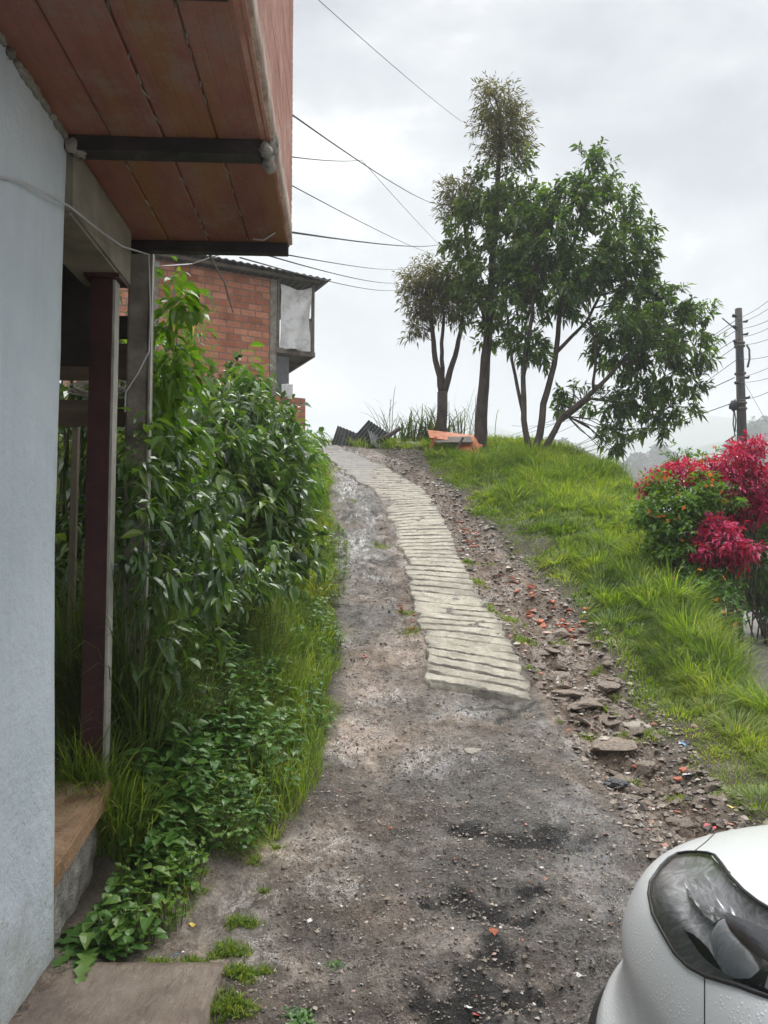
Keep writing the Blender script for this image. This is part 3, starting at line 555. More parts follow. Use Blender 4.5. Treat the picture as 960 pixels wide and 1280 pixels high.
def el(px,py,rx,ry,Y,dy=.6):
    """ellipsoid whose size is given in photo pixels at distance Y"""
    p=at(px,py,Y); s=Y/F; return (p.x,p.y,p.z,rx*s,dy,ry*s)
def shrub(name,label,cat,base,ells,mat,stemmat='stem',group=None,stems=6,sr=.015,**k):
    root=empty(name,base); tag(root,label,cat,group); o,tw=foliage('foliage',ells,mat,root,base,**k); b=MB(); B=Vector(base)
    for e in ells:
        for q in range(max(1,stems//len(ells))):
            t=Vector((e[0]+random.uniform(-.6,.6)*e[3],e[1]+random.uniform(-.6,.6)*e[4],e[2]+random.uniform(-.2,.7)*e[5]))-B; m=t*.5+Vector((random.uniform(-.1,.1),random.uniform(-.1,.1),.15*t.length))
            b.tube([Vector((random.uniform(-.12,.12),random.uniform(-.12,.12),-.1)),m,t],[sr,sr*.7,sr*.35],5,False)
    b.build('stem',M[stemmat],root); twigs(tw,base,root,stemmat,sr*.18,frac=.6)
    return root
def gb(x,y,dz=0): return (x,y,float(h(x,y))+dz)
# left bank shrubs
shrub('broadleaf_shrub','large dark broadleaf shrub hanging over the left bank in the middle of the photo','shrub',gb(-1.7,7.6),
  [(-1.35,7.6,2.15,.42,.75,.75),(-1.75,7.0,2.5,.4,.7,.6),(-1.2,8.3,2.3,.42,.8,.7),(-1.55,8.6,2.85,.5,.8,.6),(-1.1,7.9,1.75,.3,.5,.45),(-1.95,7.2,1.9,.3,.6,.5)],'shrub',dens=95,Ll=.17,Wl=.068,leaves=9,twig=.28,droop=.7,seed=3,stems=30,shell=.45)
shrub('leafy_shrub','mid green shrub growing below the brick house, top edge against its wall','shrub',gb(-1.9,10.4),
  [(-1.75,10.2,3.25,.45,.8,.65),(-2.05,9.8,3.55,.4,.7,.5),(-1.45,10.2,2.75,.35,.8,.6)],'shrub',dens=75,Ll=.17,Wl=.06,leaves=8,twig=.3,droop=.6,seed=5,stems=18)
shrub('leafy_shrub','light green drooping shrub at the top of the left bank near the low brick wall','shrub',gb(-1.75,13),
  [(-1.65,12.3,3.35,.4,.8,.5),(-1.6,13.6,3.55,.38,.8,.42),(-1.35,12.2,2.85,.3,.7,.5)],'vine',dens=60,Ll=.2,Wl=.06,leaves=8,twig=.3,droop=.8,seed=6,stems=12)
shrub('leafy_shrub','small shrub at the track corner where the left verge meets the concrete','shrub',gb(-1.75,16),
  [(-1.75,15.8,3.65,.4,.8,.42),(-1.55,16.8,3.95,.3,.6,.3)],'shrub',dens=50,Ll=.22,Wl=.075,leaves=8,twig=.3,droop=.7,seed=7,stems=8)
shrub('leafy_shrub','dark leafy shrub at knee height right behind the brown steel post','shrub',gb(-1.75,5.8),
  [(-1.55,5.9,1.9,.35,.5,.55),(-1.75,5.4,2.4,.3,.4,.5),(-1.95,5.2,1.6,.4,.4,.5)],'shrub',dens=120,Ll=.13,Wl=.052,leaves=8,twig=.22,droop=.6,seed=8,stems=5)
shrub('climbing_vine','climbing vine with pale green heart-shaped leaves reaching the roof beside the concrete column','vine',gb(-1.42,4.7),
  [(-1.27,4.6,3.17,.1,.15,.22),(-1.33,4.65,2.75,.13,.2,.32),(-1.37,4.7,2.35,.17,.25,.35),(-1.5,5.1,2.9,.2,.3,.2)],'vine',dens=260,Ll=.11,Wl=.062,leaves=5,twig=.16,droop=.7,seed=9,stems=4,sr=.005)
shrub('slender_sapling','slender sapling with drooping pointed leaves standing in front of the brick wall','sapling',gb(-1.62,9.0),
  [(-1.58,8.9,3.75,.12,.2,.35),(-1.66,9.0,3.35,.15,.2,.25)],'vine',dens=150,Ll=.16,Wl=.06,leaves=5,twig=.2,droop=.9,seed=10,stems=8,sr=.008,shell=.2)
shrub('slender_sapling','thin pale-leaved sapling with bare tips left of the yellow strip','sapling',gb(-1.95,7.6),
  [(-1.9,7.5,3.75,.16,.2,.28),(-2.1,7.6,3.55,.2,.2,.25)],'vine',dens=100,Ll=.11,Wl=.03,leaves=6,twig=.22,droop=.4,seed=11,stems=10,sr=.006,shell=.2)
def tallgrass(cx,cy_,rx,ry,n,H,label,mat='grass_dark',w=.007):
    a=rng.uniform(0,2*PI,n); q=np.sqrt(rng.uniform(0,1,n)); x=cx+np.cos(a)*q*rx; y=cy_+np.sin(a)*q*ry; B=np.array(gb(cx,cy_)); pos=np.stack([x,y,h(x,y)-.02],1)-B
    a=rng.uniform(0,2*PI,n); l=np.stack([np.cos(a),np.sin(a),0*a],1)*rng.uniform(.1,.8,n)[:,None]
    V,fs,k=blades_geo(pos,l,H*rng.uniform(.35,1.15,n),w*rng.uniform(.6,1.2,n),rng.uniform(.2,1.1,n),(0,.2,.4,.6,.8)); o=np_mesh('tall_grass',V,fs,M[mat],None,rnd=np.repeat(rng.uniform(0,.9,n),k)); o.location=B; tag(o,label,'tall grass',kind='stuff')
tallgrass(-1.27,3.98,.12,.1,480,1.1,'tall wispy grass hiding the foot of the concrete column')
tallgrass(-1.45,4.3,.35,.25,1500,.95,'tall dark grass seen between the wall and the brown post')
tallgrass(-1.32,3.66,.2,.045,1300,.5,'grass growing in front of the foot of the brown post','grass')
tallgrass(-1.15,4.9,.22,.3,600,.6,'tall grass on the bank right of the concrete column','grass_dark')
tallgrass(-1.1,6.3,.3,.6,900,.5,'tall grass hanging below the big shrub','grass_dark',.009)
shrub('leafy_shrub','dark shrub filling the gap behind the planks and the brown post','shrub',gb(-2.3,5.6),
  [(-2.3,5.5,3.05,.6,.3,.5),(-2.0,5.4,2.7,.4,.3,.4),(-2.2,5.4,2.2,.5,.3,.5),(-2.1,5.2,1.5,.5,.3,.5),el(100,395,22,30,4.7,.12),el(104,370,16,20,4.7,.1),el(100,485,22,18,4.75,.12)],'shrub',dens=60,Ll=.14,Wl=.055,leaves=8,twig=.22,droop=.6,seed=12,stems=14)
tallgrass(-.78,5.0,.38,.9,3000,.34,'arching bright grass mixed into the weeds of the left bank','grass',.006)
tallgrass(-.75,6.6,.3,.9,2600,.36,'long bright grass of the verge below the hanging shrub','grass',.008)
shrub('leafy_shrub','leafy shrub covering the lower half of the concrete column','shrub',gb(-1.22,3.98),
  [(-1.27,3.93,1.65,.13,.1,.4),(-1.2,4.0,1.2,.16,.14,.35),(-1.08,4.4,1.55,.2,.25,.45),(-1.15,4.5,2.0,.16,.25,.3),el(172,600,24,34,3.92,.09),el(178,560,20,26,3.95,.08),el(175,690,28,40,3.85,.1)],'shrub',dens=170,Ll=.10,Wl=.042,leaves=8,twig=.16,droop=.6,seed=13,stems=3,sr=.004)
shrub('leafy_shrub','low dark bush below the big hanging shrub, above the weeds','shrub',gb(-1.15,5.6),
  [(-1.25,5.7,1.5,.35,.4,.3),(-1.45,5.4,2.0,.25,.3,.35),(-1.0,6.3,1.5,.25,.4,.25)],'shrub',dens=120,Ll=.11,Wl=.046,leaves=8,twig=.2,droop=.6,seed=14,stems=3,sr=.005)
shrub('leafy_shrub','bright leafy growth along the upper edge of the bank beside the track','shrub',gb(-1.1,9.6),
  [(-1.15,9.4,2.5,.25,.7,.4),(-1.15,10.6,2.8,.25,.8,.4),(-1.3,11.6,3.1,.25,.8,.4)],'vine',dens=80,Ll=.13,Wl=.05,leaves=8,twig=.22,droop=.5,seed=15,stems=14,sr=.008)
# low leafy weeds
def weedpatch(cx,cy_,rx,ry,n,hh,L,W,label,mat='weed',seed=1):
    base=gb(cx,cy_); root=empty('leafy_weeds',base); tag(root,label,'weeds',group='leafy weeds on the left bank')
    Pp=[];D=[];Nn=[];R=[]; st=MB()
    for i in range(n):
        a=random.uniform(0,2*PI); q=math.sqrt(random.random()); x=cx+math.cos(a)*q*rx; y=cy_+math.sin(a)*q*ry; z=float(h(x,y)); H=hh*random.uniform(.5,1.2)*(1.2-.5*q)
        lx,ly=random.gauss(0,.12)*H,random.gauss(0,.12)*H; st.tube([Vector((x,y,z))-Vector(base),Vector((x+lx,y+ly,z+H))-Vector(base)],[.003,.002],4,False)
        pr=max(2,int(H/.045)); tone=random.uniform(-.2,.25)
        for k in range(pr):
            t=(k+1)/pr; 
            if t<.3 and H>.15: continue
            az=k*PI/2+random.uniform(-.3,.3)
            for s in (0,PI):
                Pp.append((x+lx*t,y+ly*t,z+H*t)); D.append((math.cos(az+s),math.sin(az+s),random.uniform(.0,.5))); Nn.append((random.gauss(0,.25),random.gauss(0,.25),1)); R.append(min(1,max(0,.2+.45*t+tone+random.uniform(-.1,.2))))
    N=len(Pp); Lr=L*rng.uniform(.55,1.25,N); V,fs,k=leaves_geo(np.array(Pp),np.array(D,float),np.array(Nn,float),Lr,W*Lr/L,rng.uniform(.1,.6,N),((.2,.75),(.45,1.),(.75,.6)),.12)
    np_mesh('foliage',V-np.array(base),fs,M[mat],root,rnd=np.repeat(R,k),smooth=False); st.build('stems',M['stem'],root)
weedpatch(-.85,4.75,.38,.5,170,.28,.075,.045,'bright nettle-like weeds in the middle of the left bank above the ledge','weed')
weedpatch(-1.1,4.1,.2,.4,200,.36,.08,.05,'leafy weeds crowding around the foot of the brown steel post','weed')
weedpatch(-.75,5.7,.36,.5,80,.24,.07,.042,'darker leafy weeds under the hanging shrub leaves','weed')
weedpatch(-1.2,5.3,.35,.5,120,.42,.07,.045,'tall leafy weeds behind the brown steel post at ground level','weed')
weedpatch(-1.0,3.5,.17,.4,150,.16,.038,.026,'small-leaved weeds mixed among the larger leaves beside the tan ledge','vine')
weedpatch(-.8,4.15,.2,.35,170,.2,.045,.03,'small-leaved weeds at the lower end of the left verge','weed')
tallgrass(-1.0,3.55,.18,.4,350,.22,'thin grass threaded through the weeds beside the tan ledge','grass',.0045)
weedpatch(-1.02,3.65,.14,.3,45,.2,.075,.05,'tall leafy weeds beside the tan ledge','weed')
weedpatch(-1.05,3.25,.14,.22,38,.15,.07,.048,'leafy weeds at the broken base of the tan ledge','weed')
weedpatch(-.62,7.2,.22,.9,130,.25,.065,.04,'light weeds on the verge where the big shrub overhangs the track','weed')
weedpatch(-.7,9.5,.25,2.2,160,.2,.06,.035,'yellow green verge weeds beside the grey rock of the track','vine')
# rosettes with lobed leaves
def rosette(px,py,r,n,label,group=None,mat='weed',wd=.19,hh=.3,cat='dandelion'):
    c=hit(px,py,h0); c.z=float(h(c.x,c.y)); root=empty('broadleaf_weed',c); tag(root,label,cat,group)
    V=[];Fc=[];R=[]
    for i in range(n):
        a=i*2.4+random.uniform(-.2,.2); L=r*random.uniform(.65,1.15); up=random.uniform(.2,1)*hh; d=Vector((math.cos(a),math.sin(a),0)); s=Vector((-d.y,d.x,0)); b=len(V); K=15; tone=random.uniform(.2,.9)
        for k in range(K+1):
            t=k/K; w=L*wd*(math.sin(PI*min(1,t*.9+.08))**.8)*(.62+.75*(k%2))*.5 if k<K else 0; p=d*(L*t)+Vector((0,0,L*up*(t*1.7-t*t*1.9)+.012))
            V+=[p+s*w+Vector((0,0,.18*w+.005*math.sin(k*1.7))),p,p-s*w+Vector((0,0,.18*w-.005*math.sin(k*1.7)))]; R+=[tone]*3
            if k<K: Fc+=[(b+3*k,b+3*k+3,b+3*k+4,b+3*k+1),(b+3*k+1,b+3*k+4,b+3*k+5,b+3*k+2)]
    np_mesh('foliage',np.array([tuple(v) for v in V]),[np.array(Fc)],M[mat],root,rnd=R,smooth=True)
    return root
rosette(118,1178,.27,19,'large dandelion rosette with toothed leaves against the foot of the blue wall')
rosette(155,1145,.2,12,'second toothed-leaf weed just right of the large dandelion rosette')
rosette(170,1040,.2,10,'broad-leaved dock plant beside the ledge above the mud',wd=.42,hh=.9,cat='dock plant')
rosette(205,1035,.17,8,'single dock plant leaning over the mud at the edge of the weeds',wd=.45,hh=.8,cat='dock plant')
rosette(372,1268,.11,12,'small dark rosette weed in the mud at the bottom edge of the photo',wd=.2,cat='weed')
rosette(420,1205,.05,7,'tiny weed seedling in the mud left of the pot holes',wd=.2,cat='weed')
# ================= trees =================
def limb(b,origin,pts,r0,r1,n=8):
    P=[at(*p)-Vector(origin) for p in pts]; Q=[]
    for i in range(len(P)-1):
        for k in range(4): Q.append(P[i].lerp(P[i+1],k/4)+Vector((random.gauss(0,.012),random.gauss(0,.012),0))*(0 if i+k==0 else 1))
    Q.append(P[-1]); m=len(Q); b.tube(Q,[r0+(r1-r0)*(i/(m-1))**.8 for i in range(m)],n); return Q
def join_tw(b,ells,Qs,origin,n,r):
    """secondary branches running from the limbs out into the crown"""
    O=Vector(origin)
    for e in ells:
        for k in range(n):
            t=Vector((e[0]+random.uniform(-.75,.75)*e[3],e[1]+random.uniform(-.75,.75)*e[4],e[2]+random.uniform(-.75,.75)*e[5]))-O
            s=min((q for Q in Qs for q in Q[len(Q)//3:]),key=lambda q:(q-t).length+ .6*max(0,q.z-t.z+.3)); m=s.lerp(t,.5)+Vector((random.gauss(0,.08),random.gauss(0,.08),.1)); b.tube([s,m,t],[r,r*.7,r*.3],5,False)
# big bushy tree
B=tuple(at(666,563,18)); B=(B[0],B[1],float(h(B[0],B[1])))
root=empty('bushy_tree',B); tag(root,'large bushy dark green tree with several stems on the grassy rise','tree')
b=MB(); Qs=[limb(b,B,[(663,580,18),(656,525,18),(654,470,17.9),(663,410,17.8),(668,340,17.9),(690,270,18)],.085,.03),
 limb(b,B,[(668,580,18),(680,505,18.1),(696,440,18.2),(702,360,18.2),(722,285,18.2),(738,215,18.2)],.10,.025),
 limb(b,B,[(670,580,18),(702,522,17.8),(742,490,17.6),(775,455,17.5),(805,420,17.5)],.085,.03),
 limb(b,B,[(671,580,18),(700,528,18.2),(738,498,18.5),(790,505,18.7),(825,515,18.8)],.06,.02),
 limb(b,B,[(656,525,18),(640,450,18.3),(632,380,18.4),(622,320,18.5)],.05,.02),
 limb(b,B,[(696,440,18.2),(735,400,18.4),(765,340,18.5),(778,280,18.5)],.05,.02),
 limb(b,B,[(742,490,17.6),(745,440,17.4),(735,380,17.3)],.04,.02)]
cr=[el(735,222,34,36,18.2,.7),el(715,262,42,34,18.0,.9),el(690,300,42,38,17.8,1.0),el(770,262,34,28,18.4,.7),el(778,310,42,34,18.2,.9),el(745,330,48,34,17.7,.9),el(700,365,42,34,17.9,1.0),
 el(655,300,34,42,18.3,.9),el(650,370,34,34,18.2,.8),el(790,375,42,24,18.3,.9),el(825,398,46,34,17.8,.9),el(775,410,44,26,17.4,.9),el(868,405,26,30,18.2,.6),el(862,440,36,26,17.8,.8),el(815,450,48,32,17.6,.9),el(770,440,40,28,18.0,.8),
 el(850,478,34,22,18.0,.7),el(800,500,40,22,18.2,.8),el(845,520,30,20,18.3,.6),el(760,505,34,18,18.4,.6),el(720,492,24,13,18.4,.5),el(700,515,16,14,18.6,.4),el(768,545,20,24,18.2,.5),el(765,562,13,10,18.2,.3),el(812,540,26,12,18.3,.5),el(655,425,26,26,18.2,.5),el(672,440,20,20,18,.5),el(745,190,14,14,18.2,.3),el(668,262,26,26,18.4,.7),el(660,335,36,30,18.2,.8),el(790,340,30,18,18.3,.7),el(815,360,26,16,18.2,.6),el(840,375,20,14,18.2,.5),el(725,340,40,30,18.4,.8),el(700,250,20,16,18,.5),el(800,290,18,16,18.3,.4)]
cr=[(a,b_,c_,d*.88,e,f*.84) for a,b_,c_,d,e,f in cr]; join_tw(b,cr,Qs,B,6,.016); b.build('trunk',M['bark2'],root,True)
o,tw=foliage('crown',cr,'treeleaf',root,B,dens=125,Ll=.21,Wl=.078,leaves=11,twig=.26,droop=.5,seed=21,rows=ROW2,shell=.45,gap=1.15)
twigs(tw,B,root,'bark2',.006,frac=.35)
# tall tree with feathery tops
B=tuple(at(601,553,19.5)); B=(B[0],B[1],float(h(B[0],B[1])))
root=empty('tall_tree',B); tag(root,'tallest tree, thick rough dark trunk behind the orange boards and a feathery top','tree')
b=MB(); Qs=[limb(b,B,[(598,580,19.5),(603,500,19.5),(609,430,19.5),(615,350,19.5),(621,250,19.5),(626,150,19.5)],.19,.05,10),limb(b,B,[(611,410,19.5),(594,350,19.6),(582,290,19.6),(575,235,19.6)],.09,.03)]
cf=[el(624,132,26,24,19.5,.5),el(630,160,34,24,19.5,.6),el(632,185,30,20,19.5,.6),el(612,112,10,12,19.5,.2),el(575,238,22,20,19.6,.4),el(572,262,24,18,19.6,.4)]
cl=[el(640,220,28,26,19.4,.8),el(625,260,44,30,19.2,.9),el(598,300,40,28,19.2,.9),el(640,310,40,34,19.0,.9),el(575,330,24,24,19.4,.6),el(612,350,44,30,19.1,.9),el(605,385,32,26,19.2,.8),el(648,350,30,26,19,.7),el(618,415,26,18,19.3,.6),el(610,225,20,20,19.4,.5)]
join_tw(b,cf+cl,Qs,B,5,.018); b.build('trunk',M['bark'],root,True)
foliage('crown',cl+[el(600,260,30,26,19.3,.8),el(590,365,26,22,19.3,.6),el(655,260,28,34,19.2,.9),el(570,300,18,20,19.4,.5)],'treeleaf_l',root,B,dens=95,Ll=.20,Wl=.07,leaves=11,twig=.28,droop=.45,seed=31,rows=ROW2,shell=.4,gap=1.1)
foliage('feathery_top',cf,'feather',root,B,dens=210,Ll=.16,Wl=.036,leaves=11,twig=.42,droop=.35,seed=33,rows=ROW2,shell=.3,gap=.3,spread=.7)
B=tuple(at(553,540,20.3)); B=(B[0],B[1],float(h(B[0],B[1])))
root=empty('forked_tree',B); tag(root,'short forked tree with bare stems and olive brown feathery crown, left of the tall tree','tree')
b=MB(); Qs=[limb(b,B,[(553,570,20.3),(553,490,20.3)],.15,.14,10),limb(b,B,[(553,492,20.3),(545,450,20.3),(539,405,20.3),(535,360,20.3)],.10,.04),limb(b,B,[(553,480,20.3),(552,440,20.4),(554,395,20.4),(552,350,20.4)],.07,.03),limb(b,B,[(554,494,20.3),(566,455,20.3),(576,415,20.3),(580,370,20.3)],.10,.04)]
cf=[el(540,345,30,22,20.3,.6),el(522,358,22,20,20.3,.5),el(560,355,28,24,20.3,.6),el(575,385,20,20,20.3,.4),el(530,385,22,18,20.3,.5),el(550,380,24,18,20.3,.5),el(520,410,10,14,20.3,.3)]
join_tw(b,cf,Qs,B,7,.016); b.build('trunk',M['bark'],root,True)
foliage('crown',cf,'feather',root,B,dens=190,Ll=.17,Wl=.038,leaves=11,twig=.4,droop=.5,seed=41,rows=ROW2,shell=.25,gap=.35,spread=.8)
# canes
def canes(px,py,Y,n,hh,sp,label,w=.05):
    c=at(px,py,Y); B=Vector((c.x,c.y,float(h(c.x,c.y)))); root=empty('cane_grass',B); tag(root,label,'cane grass')
    a=rng.uniform(0,2*PI,n); pos=np.stack([rng.normal(0,sp,n),rng.normal(0,.3,n),0*a-.05],1); l=np.stack([np.cos(a)*.9,np.sin(a)*.4,0*a],1)*rng.uniform(.1,.9,n)[:,None]
    V,fs,k=blades_geo(pos,l,hh*rng.uniform(.45,1.15,n),w*rng.uniform(.6,1.1,n),rng.uniform(.1,1.2,n),(0,.2,.4,.6,.8)); np_mesh('foliage',V,fs,M['grass_dark'],root,rnd=np.repeat(rng.uniform(.1,1,n),k))
    return root
canes(486,545,20.6,14,2.1,.14,'tall sparse cane grass with seed heads left of the forked tree',.03)
canes(535,545,20.8,260,1.35,.42,'dense clump of long cane grass in front of the forked trunk')
canes(578,545,20.8,50,1.6,.3,'thin arching cane grass between the two trunks',.03)
canes(470,545,20.6,12,.9,.2,'low cane grass above the black scrap heap',.03)
# right-hand bushes
def flowers(root,base,ells,n,r=.028):
    V=[];Fc=[]
    for i in range(n):
        e=random.choice(ells); d=Vector((random.gauss(0,1),-abs(random.gauss(0,1))-.2,random.gauss(0,.8))).normalized(); p=Vector((e[0]+d.x*e[3]*1.05,e[1]+d.y*e[4]*1.05,e[2]+d.z*e[5]*1.05))-Vector(base)
        for k in range(6):
            a=k*PI/3+random.random(); u=d.orthogonal().normalized(); w=d.cross(u); q=u*math.cos(a)+w*math.sin(a); s=w*math.cos(a)-u*math.sin(a); b_=len(V); rr=r*random.uniform(.7,1.3)
            V+=[tuple(p),tuple(p+q*rr*.7+s*rr*.35+d*.006),tuple(p+q*rr+d*.0),tuple(p+q*rr*.7-s*rr*.35+d*.006)]; Fc.append((b_,b_+1,b_+2,b_+3))
    np_mesh('blossom',np.array(V),[np.array(Fc)],M['flower'],root,rnd=rng.uniform(0,1,len(V)),smooth=False)['kind']='stuff'
def bush(label,base,ells,mat,name='red_leaf_bush',cat='bush',fl=0,**k):
    r=shrub(name,label,cat,base,ells,mat,stemmat='bark2',stems=14,sr=.012,**k)
    if fl: flowers(r,base,ells,fl)
    return r
bush('crimson-leaved bush in front of the utility pole, at the right edge',gb(4.55,9.9),[el(935,562,20,14,9.9,.3),el(915,580,20,12,9.9,.3),el(925,605,34,26,9.8,.45),el(950,615,22,30,9.9,.4),el(942,640,24,16,9.8,.4)],'redleaf',dens=520,Ll=.095,Wl=.034,leaves=8,twig=.12,droop=.25,seed=51,rows=ROW2)
bush('red-leaved bush with a flat top left of the tall crimson one',gb(4.0,10.0),[el(850,590,28,12,10.0,.35),el(825,598,20,10,10.0,.3),el(880,592,16,9,10,.3),el(810,610,8,8,9.9,.2)],'redleaf',dens=460,Ll=.09,Wl=.033,leaves=8,twig=.12,droop=.25,seed=52,rows=ROW2)
bush('round crimson bush nearest the grass, low on the right',gb(4.1,9.2),[el(898,680,28,24,9.2,.4),el(920,690,18,18,9.2,.35),el(882,690,14,12,9.1,.25),el(895,655,12,10,9.2,.25)],'redleaf',dens=560,Ll=.095,Wl=.034,leaves=8,twig=.12,droop=.3,seed=53,rows=ROW2)
bush('green lantana bush with orange flowers between the red bushes',gb(3.85,9.6),[el(835,635,28,26,9.6,.45),el(868,625,28,22,9.6,.45),el(850,665,34,22,9.5,.45),el(820,660,18,18,9.5,.3),el(850,695,36,22,9.4,.4),el(905,620,14,14,9.5,.3),el(870,660,34,40,9.9,.4),el(900,720,24,30,9.6,.3),el(845,700,26,26,9.6,.4),el(822,600,12,14,9.6,.2),el(880,600,14,12,9.5,.2),el(803,640,10,12,9.5,.2),el(815,690,14,12,9.3,.25)],'vine',name='lantana_bush',dens=380,Ll=.075,Wl=.045,leaves=8,twig=.14,droop=.3,seed=54,fl=40,rows=ROW2)
bush('low lantana spreading down the slope below the crimson bush',gb(3.75,8.6),[el(870,730,34,18,8.8,.35),el(895,750,26,18,8.6,.35),el(905,778,18,14,8.3,.3),el(850,745,18,10,8.6,.3)],'weed',name='lantana_bush',dens=330,Ll=.075,Wl=.045,leaves=7,twig=.14,droop=.3,seed=55,fl=16,rows=ROW2)
bush('lantana bush with orange flowers at the right edge beyond the path',gb(5.6,11.2),[el(945,725,26,24,11.2,.5),el(960,700,24,20,11.4,.5),el(925,735,16,14,11.2,.4),el(985,720,30,30,11.3,.5),el(940,750,30,18,10.9,.5),el(960,740,30,28,11.0,.5),el(925,710,20,24,10.8,.4)],'weed',name='lantana_bush',dens=200,Ll=.09,Wl=.05,leaves=8,twig=.16,droop=.3,seed=56,fl=34,rows=ROW2)
bush('dark green undergrowth behind the crimson bush',gb(5.2,10.6),[el(945,650,26,30,10.8,.5),el(925,665,20,20,10.6,.4),el(975,640,30,40,10.8,.5),el(900,640,40,50,10.4,.4),el(940,690,30,40,10.3,.4),el(860,620,40,30,10.5,.4)],'shrub',name='leafy_shrub',dens=200,Ll=.1,Wl=.05,leaves=8,twig=.16,droop=.3,seed=57,rows=ROW2)
bush('yellow green bush with orange blossom rising behind the flat red bush',gb(4.4,11),[el(850,570,14,14,11,.3),el(868,578,14,9,11,.3),el(885,568,10,12,11,.3)],'vine',name='lantana_bush',dens=130,Ll=.09,Wl=.045,leaves=7,twig=.16,droop=.3,seed=58,fl=10,rows=ROW2)
# distant hazy trees
def fartree(px,py,Y,r,label):
    Y*=3.4; r*=3.0
    top=at(px,py,Y); B=Vector((top.x,Y,top.z-r*2.6)); root=empty('distant_tree',B); tag(root,label,'tree',group='hazy trees across the valley')
    ells=[(top.x+random.gauss(0,r*.35),Y+random.gauss(0,r*.3),top.z-r*random.uniform(.4,1.5),r*random.uniform(.5,.8),r*.7,r*random.uniform(.45,.8)) for _ in range(5)]
    foliage('crown',ells,'hazytree',root,tuple(B),dens=50/r**2*3,Ll=2.,Wl=1.4,leaves=6,twig=1.2,droop=.4,seed=int(px),rows=ROW2,shell=.2)
    b=MB(); b.tube([(0,0,-25),(0,0,r*1.2)],[r*.12,r*.06],6); b.build('trunk',M['bark'],root)
for i,(px,py,Y,r) in enumerate([(688,556,90,1.9),(700,552,92,2.0),(712,566,88,1.6),(722,562,95,1.5),(640,570,100,2),(735,570,90,1.7),(800,566,92,2),(822,560,95,2.2),(955,528,90,2.4),(945,538,80,2.4),(790,575,85,1.8)]):
    fartree(px,py,Y,r,['hazy tree crown beyond the crest, seen below the big tree','hazy tree crown beyond the crest at the right edge'][1 if px>900 else 0])
# ================= pale blue house with brick overhang =================
H1=empty('painted_house',(-1.3,3.0,0),.05); tag(H1,'pale blue painted house with overhanging terracotta upper floor at the left edge','house')
def wallgrid(b,x,y0,y1,z0,z1,n=40,m=60,amp=.006,seed=1):
    base=len(b.v)
    for i in range(n+1):
        for j in range(m+1):
            y=y0+(y1-y0)*i/n; z=z0+(z1-z0)*j/m; b.v.append((x+amp*float(fbm(y,z,1.5,3,seed))+.035*max(0,1-z/1.6),y,z))
    for i in range(n):
        for j in range(m): a=base+i*(m+1)+j; b.f.append((a,a+m+1,a+m+2,a+1))
b=MB(); wallgrid(b,.018,-6,0,-.4,3.295); b.box(-.22,-.012,-6,-.001,-.4,3.29); b.build('wall',M['blue'],H1,True)
# overhang ceiling of clay planks with open joints
b=MB(); xs=[-.012]
while xs[-1]<.83: xs.append(xs[-1]+.212)
for i in range(len(xs)-1):
    x0,x1=xs[i]+.003,min(xs[i+1],.835)-.003
    for j in range(7): 
        y0=-5.9+j*1.0+(.0); y1=y0+.996
        if y0>1.0: break
        dz=random.uniform(-.003,.003); nseg=4
        # shallow ribs along each plank
        pr=[(x0,3.30+dz),(x0+.006,3.296+dz)]
        for k in range(1,4): xm=x0+(x1-x0)*k/4; pr+=[(xm-.004,3.296+dz),(xm,3.2972+dz),(xm+.004,3.296+dz)]
        pr+=[(x1-.006,3.296+dz),(x1,3.30+dz)]
        vs=[(x,y,z) for y in (y0,min(y1,1.05)) for x,z in pr]; n=len(pr); b.add(vs,[(k,k+n,k+n+1,k+1) for k in range(n-1)])
b.box(-.01,.72,-5.9,1.045,3.31,3.45)
b.build('ceiling_planks',M['terra'],H1)
b=MB(); b.box(-4,-.02,.0,1.05,3.29,3.42); b.box(-4,-.23,-6,0,3.29,3.42); b.build('porch_ceiling',M['darkwood'],H1)
# mortar smears along the joints
b=MB()
for i in range(1,len(xs)-1):
    y=-2.0
    while y<1.0:
        if random.random()<.35: b.tube([(xs[i]+random.gauss(0,.004),y,3.297),(xs[i]+random.gauss(0,.006),y+random.uniform(.02,.07),3.296)],random.uniform(.002,.0045),5)
        y+=random.uniform(.03,.12)
b.build('joint_mortar',M['mortar'],H1)['kind']='stuff'
for y in (-1.9,-.96,-.03): MB().box(.0,.80,y,y+.085,3.235,3.294).build('joist',M['joist'],H1,bevel=.003)
MB().box(-.0,.835,.985,1.04,3.238,3.294).build('joist',M['joist'],H1,bevel=.003)
# rough mortar bead where the wall meets the planks
def lump(b,c,r,seed,sub=2):
    bm=bmesh.new(); bmesh.ops.create_icosphere(bm,subdivisions=sub,radius=1)
    for v in bm.verts:
        n=1+.5*mnoise.noise(v.co*1.6+Vector((seed,0,0)))+.25*mnoise.noise(v.co*4+Vector((0,seed,0))); v.co=Vector((v.co.x*r[0],v.co.y*r[1],v.co.z*r[2]))*n
    base=len(b.v); b.v+=[tuple(v.co+Vector(c)) for v in bm.verts]; b.f+=[tuple(base+v.index for v in f.verts) for f in bm.faces]; bm.free()
b=MB(); y=-3
while y<0.02: lump(b,(.026,y,3.285),(.016,random.uniform(.02,.06),random.uniform(.01,.022)),y*7); y+=random.uniform(.03,.08)
for k in range(5): lump(b,(.045+random.uniform(-.02,.03),-.02+k*.022,3.25+random.uniform(-.02,.02)),(.03,.025,.03),k*3.1)
b.build('wall_top_mortar',M['mortar'],H1,True)
# lintel beam, porch side
b=MB(); b.box(-.19,.045,.0,.86,2.985,3.288,.004); b.build('lintel_beam',M['concrete'],H1,bevel=.012)
